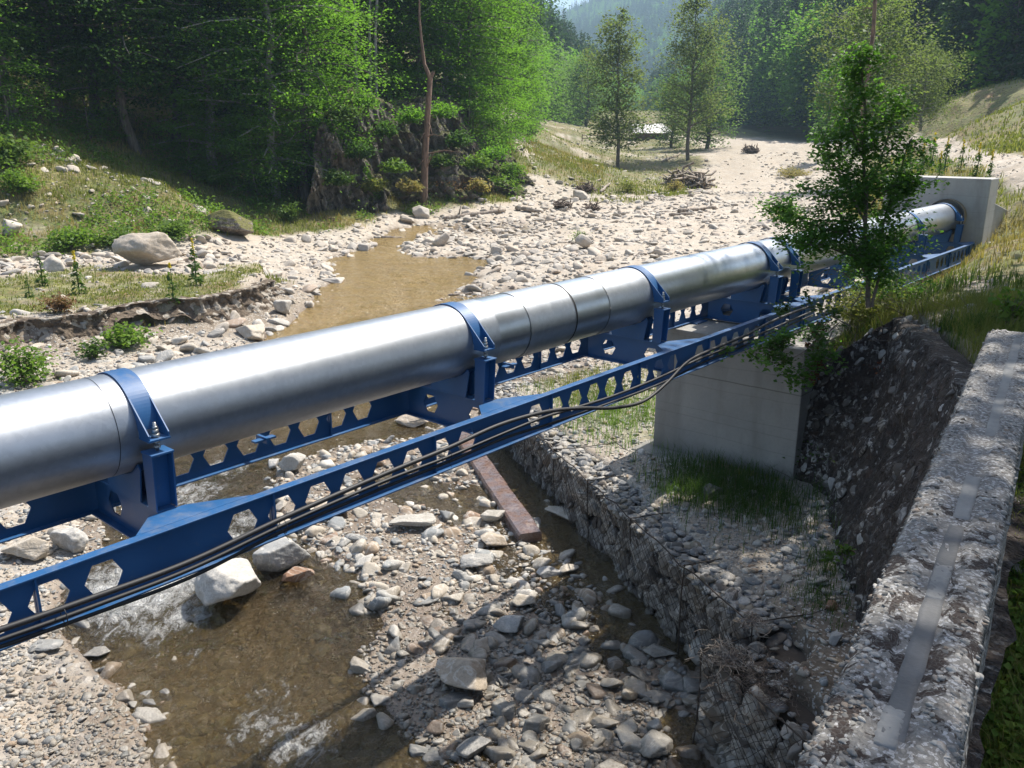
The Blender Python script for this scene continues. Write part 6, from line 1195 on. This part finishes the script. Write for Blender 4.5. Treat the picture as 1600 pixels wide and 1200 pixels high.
# ferns, shrubs
def shrub(px, py, w_, h_, n, ls, mat, label, seed, z0=1.2, name='shrub', cat='shrub', yofs=0, base=None, twigs=14, up=.4, tcol='twig'):
    p = hit(px, py, z0) if base is None else np.array(base, float); rs = np.random.RandomState(seed); e = empty(name, p); tag(e, label, cat); q = QB(); L = Leaf()
    for _ in range(twigs):
        d = rs.normal(size=3); d[2] = abs(d[2])+.5; d /= np.linalg.norm(d); en = p+d*[w_*.6, w_*.6, h_]*rs.uniform(.7, 1.1); mid = (p+en)/2+[0, 0, .1*h_]; q.tube([p, mid, en], [.012*h_+.002, .008*h_+.001, .002], 4)
        m_ = n//twigs; s = rs.uniform(.25, 1.05, m_)[:, None]; P = p+(en-p)*s+rs.normal(size=(m_, 3))*[.16*w_, .16*w_, .11*h_]+[0, 0, .08*h_]*(1-s); P[:, 2] = np.maximum(P[:, 2], p[2]+.02); L.add(*leaves(P, ls, rs, up, .7))
    q.build('stems', M[tcol], e); L.build('foliage', LM[mat], e, local=False); return e
for i, a_ in enumerate([(200, 545, 1.0, .6, 700, .11, 'green', 'green weed bush on the eroded terrace slope'), (150, 560, .6, .5, 300, .1, 'weed', 'small weed on the stones below the terrace'), (35, 600, 1.0, .9, 900, .1, 'green', 'leafy bush at the left edge right above the pipe'), (95, 490, .8, .5, 500, .09, 'brown', 'reddish brown withered bush on the terrace'), (270, 372, 1.6, .8, 900, .15, 'fern', 'pale green ferns next to the mossy outcrop rock'), (10, 260, 2.0, 1.2, 1200, .2, 'fern', 'bright green fern cluster at the far left forest edge'), (185, 385, 1.5, .8, 900, .14, 'fern', 'green fern bush behind the tan boulder'), (110, 385, 1.6, .8, 900, .14, 'green', 'low green bush left of the tan boulder'), (450, 345, 1.1, 1.2, 500, .14, 'fern', 'lone light green sapling on the grass slope'), (25, 300, 1.4, 1., 900, .14, 'green', 'round green bush on the left slope'), (655, 335, 1.6, .6, 700, .12, 'green', 'green plants at the foot of the dead tree'), (770, 300, 2.2, 1.1, 1200, .15, 'green', 'bush on the scree right of the cliff'), (700, 300, 2.5, .9, 900, .13, 'brown', 'brown dead brush on the scree below the cliff'), (825, 215, 3.5, 2.5, 1600, .3, 'far', 'pale bush at the far end of the left bank'), (1240, 275, 3., 1.2, 1500, .16, 'dry', 'dry yellow bush left of the young alder'), (1225, 345, 1.6, .7, 700, .09, 'dry', 'yellow herbs on the gravel above the pipe near the alder'), (980, 300, 1.8, .8, 800, .13, 'grass', 'grass clump near the stump log'), (1052, 300, 1.2, .9, 600, .12, 'dry', 'golden grass bush left of the logjam'), (905, 380, .7, .7, 300, .07, 'green', 'green grass behind the white leaning stone'), (420, 300, 2.5, 1.6, 1500, .16, 'dark', 'dark shrub at the shaded forest edge'), (330, 288, 2., 1., 900, .15, 'green', 'sunlit nettles at the shaded forest edge'), (560, 275, 2., 1., 900, .15, 'weed', 'shrub clinging to the rock face on the left'), (620, 240, 2.2, 1.2, 900, .15, 'weed', 'shrub in a cleft of the rock face')]): shrub(*a_, seed=800+i, z0=1.3)
rsx = np.random.RandomState(4)
for i, (px, py, dd, w_, mt) in enumerate([(540, 190, 47.5, 1.7, 'weed'), (575, 170, 50.0, 1.8, 'beech'), (600, 215, 50.0, 1.5, 'dark'), (560, 250, 48.5, 1.6, 'dark'), (615, 270, 50, 1.3, 'green'), (640, 195, 52.5, 1.7, 'beech'), (690, 185, 55, 1.8, 'beech'), (720, 230, 55, 1.6, 'dark'), (690, 262, 54, 1.5, 'weed'), (745, 265, 56, 1.6, 'green'), (775, 250, 58, 1.8, 'beech'), (800, 275, 60, 1.6, 'green'), (745, 300, 54.5, 1.3, 'dry'), (640, 300, 51, 1.1, 'dry'), (530, 290, 46.5, 1.4, 'weed'), (585, 300, 49, 1.2, 'grass')]):
    shrub(0, 0, w_, w_*.6, 900, .17, mt, {'weed': 'olive toned', 'beech': 'fresh green', 'dark': 'dark green', 'green': 'yellow green', 'dry': 'straw coloured', 'grass': 'grassy'}[mt]+' bush on the rock face, '+['upper left', 'top, left of middle', 'middle left', 'lower left edge', 'low in the middle', 'top centre', 'top, right of the dead trunk', 'right of the dead trunk', 'below the dead trunk branches', 'right side, halfway up', 'upper right end', 'right end near the tip', 'foot, right of the dead trunk', 'foot, left of the dead trunk', 'foot, far left', 'foot, left'][i], 900+i, base=atd(px, py, dd-.6))
for i, (px, py, s_) in enumerate([(590, 215, 1.6), (545, 300, 1.2), (700, 285, 1.4), (730, 315, 1.2)]): 
    p = atd(px, py, 50+i); 
# ---- bank top vegetation around the alder
bt = [((4.35, 10.9, 3.0), 1.0, .5, 2400, .045, 'weed', 'leafy shrub at the alder foot spilling over the bank'), ((4.15, 11.4, 2.9), .9, .42, 1800, .045, 'alder', 'low green shrub between girder and alder'), ((5.0, 11.8, 3.15), 1.0, .5, 1600, .05, 'grass', 'yellow green herbs right of the alder foot'), ((5.5, 12.6, 3.3), 1.1, .6, 1600, .05, 'green', 'green herbs between headwall and alder'), ((6.3, 14.5, 3.3), 1.2, .5, 1400, .05, 'grass', 'pale herbs near the girder end'), ((5.6, 9.4, 3.3), .35, .55, 130, .10, 'green', 'broad leaved green plant behind the parapet end'), ((5.15, 10.4, 3.2), .7, .2, 700, .04, 'red', 'reddish low plant at the edge of the abutment top')]
for i, (b_, w_, h_, n, ls, mt, lb) in enumerate(bt): shrub(0, 0, w_, h_, n, ls, mt, lb, 850+i, base=(b_[0], b_[1], gz(b_[0], b_[1])), up=.3)
def spray(pts, n, ls, mat, label, seed, wj=.1, base=None, name='branch', tm='twig', r=.008, cat='branch'):
    rs = np.random.RandomState(seed); P_ = np.array(pts, float); K = spline(P_, 14); e = empty(name, K[0]); tag(e, label, cat); q = QB(); q.tube(K, r*(1-.85*np.linspace(0, 1, 14))+.001, 6); L = Leaf()
    for _ in range(16):
        c0 = K[rs.randint(3, 14)]; d = rs.normal(size=3)*[1, 1, .45]; d /= np.linalg.norm(d); l_ = wj*rs.uniform(1, 2.6); q.tube([c0, c0+d*l_*.5, c0+d*l_-[0, 0, .03]], [.003, .002, .001], 4); m_ = n//16; s = rs.uniform(.15, 1.1, m_)[:, None]; L.add(*leaves(c0+d*l_*s+rs.normal(size=(m_, 3))*wj*.3, ls, rs, .5, .8))
    q.build('stem', M[tm], e); L.build('foliage', LM[mat], e, local=False)
S_ = lambda *pp: [ray(x, y)*dd/ray(x, y)[1]+np.array([0, 0, CAMZ]) for x, y, dd in pp]
spray(S_((1300, 500, 10.9), (1240, 522, 10.4), (1190, 545, 10.1), (1145, 552, 9.9)), 520, .06, 'alder', 'leafy branch reaching left over the pier from the bank', 871, .14)
spray(S_((1310, 505, 10.7), (1275, 535, 10.3), (1235, 560, 10.1), (1200, 548, 10.0)), 480, .06, 'weed', 'second leafy branch hanging over the right end of the pier', 872, .14)
spray(S_((1300, 520, 10.5), (1280, 560, 10.3), (1255, 585, 10.2), (1232, 592, 10.1)), 420, .06, 'alder', 'drooping leafy branch along the corner of pier and abutment', 873, .13)
spray(S_((1290, 490, 10.9), (1278, 520, 10.6), (1272, 545, 10.5), (1270, 590, 10.4)), 260, .05, 'red', 'red brown withered vine hanging down at the abutment corner', 874, .06)
spray(S_((1330, 510, 10.6), (1265, 480, 10.6), (1215, 488, 10.5)), 300, .055, 'weed', 'leafy twig lying over the girder end', 875, .1); spray(S_((1335, 862, 7.8), (1318, 858, 7.6), (1298, 872, 7.45)), 130, .05, 'fern', 'small fern growing from the abutment face', 876, .06)
spray(S_((1330, 480, 11.0), (1345, 450, 10.9), (1300, 420, 10.8), (1262, 440, 10.7)), 60, .05, 'weed', 'bare arching twigs in front of the pipe at the alder', 877, .2)
rs = np.random.RandomState(5)
def drytwigs(c, rad, n, l0, label, seed, mat='twig', hgt=.5):
    rs = np.random.RandomState(seed); q = QB()
    for _ in range(n):
        p = np.array(c)+rad*rs.normal(size=3)*[.5, .5, 0]; p[2] = gz(p[0], p[1]); d = rs.normal(size=3)*[.6, .6, 0]+[0, 0, hgt]; l_ = l0*rs.uniform(.4, 1.2); q.tube([p, p+d*l_*.5+rs.normal(size=3)*.03, p+d*l_+rs.normal(size=3)*.06*[1, 1, .3]-[0, 0, .1*l_]], [.004, .003, .001], 4)
    tag(q.build('dry_twigs', M[mat]), label, 'twigs', None, 'stuff')
drytwigs((4.6, 11.2, 3), 1.1, 170, .75, 'tangle of dry twigs and stalks on the bank around the alder', 881); drytwigs((6.2, 13.6, 3.2), 1.3, 90, .9, 'bare brown twigs in front of the pipe near the headwall', 882, 'bark_red'); drytwigs((4.2, 11.3, 3), .5, 60, .7, 'dead twigs poking over the girder', 883)
X, Y, Z, m, G, D, Wt, rs = field(9000, 7.5, 13, 20, 34, 761, 1.); k_ = (m['sr'] > .02) & (rs.rand(len(X)) < .5); grass('grass', 'long arching grass along the top edge of the abutment', X[k_][:1500], Y[k_][:1500], .26, .005, 'grass', 762, 1.2, 5, .07)
# ================================================================ HAZE
mb = MB(); x0, x1, y0, y1, z0, z1 = -2600, 2600, -30, 4400, -60, 620
mb.add([(x0, y0, z0), (x1, y0, z0), (x1, y1, z0), (x0, y1, z0), (x0, y0, z1), (x1, y0, z1), (x1, y1, z1), (x0, y1, z1)], [(3, 2, 1, 0), (4, 5, 6, 7), (0, 1, 5, 4), (1, 2, 6, 5), (2, 3, 7, 6), (3, 0, 4, 7)])
hm = bpy.data.materials.new('haze'); hm.use_nodes = True; hm.node_tree.nodes.clear(); ho = hm.node_tree.nodes.new('ShaderNodeOutputMaterial'); hv = hm.node_tree.nodes.new('ShaderNodeVolumePrincipled'); hv.inputs['Color'].default_value = (.55, .78, 1, 1); hv.inputs['Density'].default_value = .00038; hv.inputs['Anisotropy'].default_value = .1
hm.node_tree.links.new(hv.outputs[0], ho.inputs['Volume'])
hz_ = mb.build('haze', hm); tag(hz_, 'pale blue summer haze hanging in the valley air', 'haze', None, 'stuff')
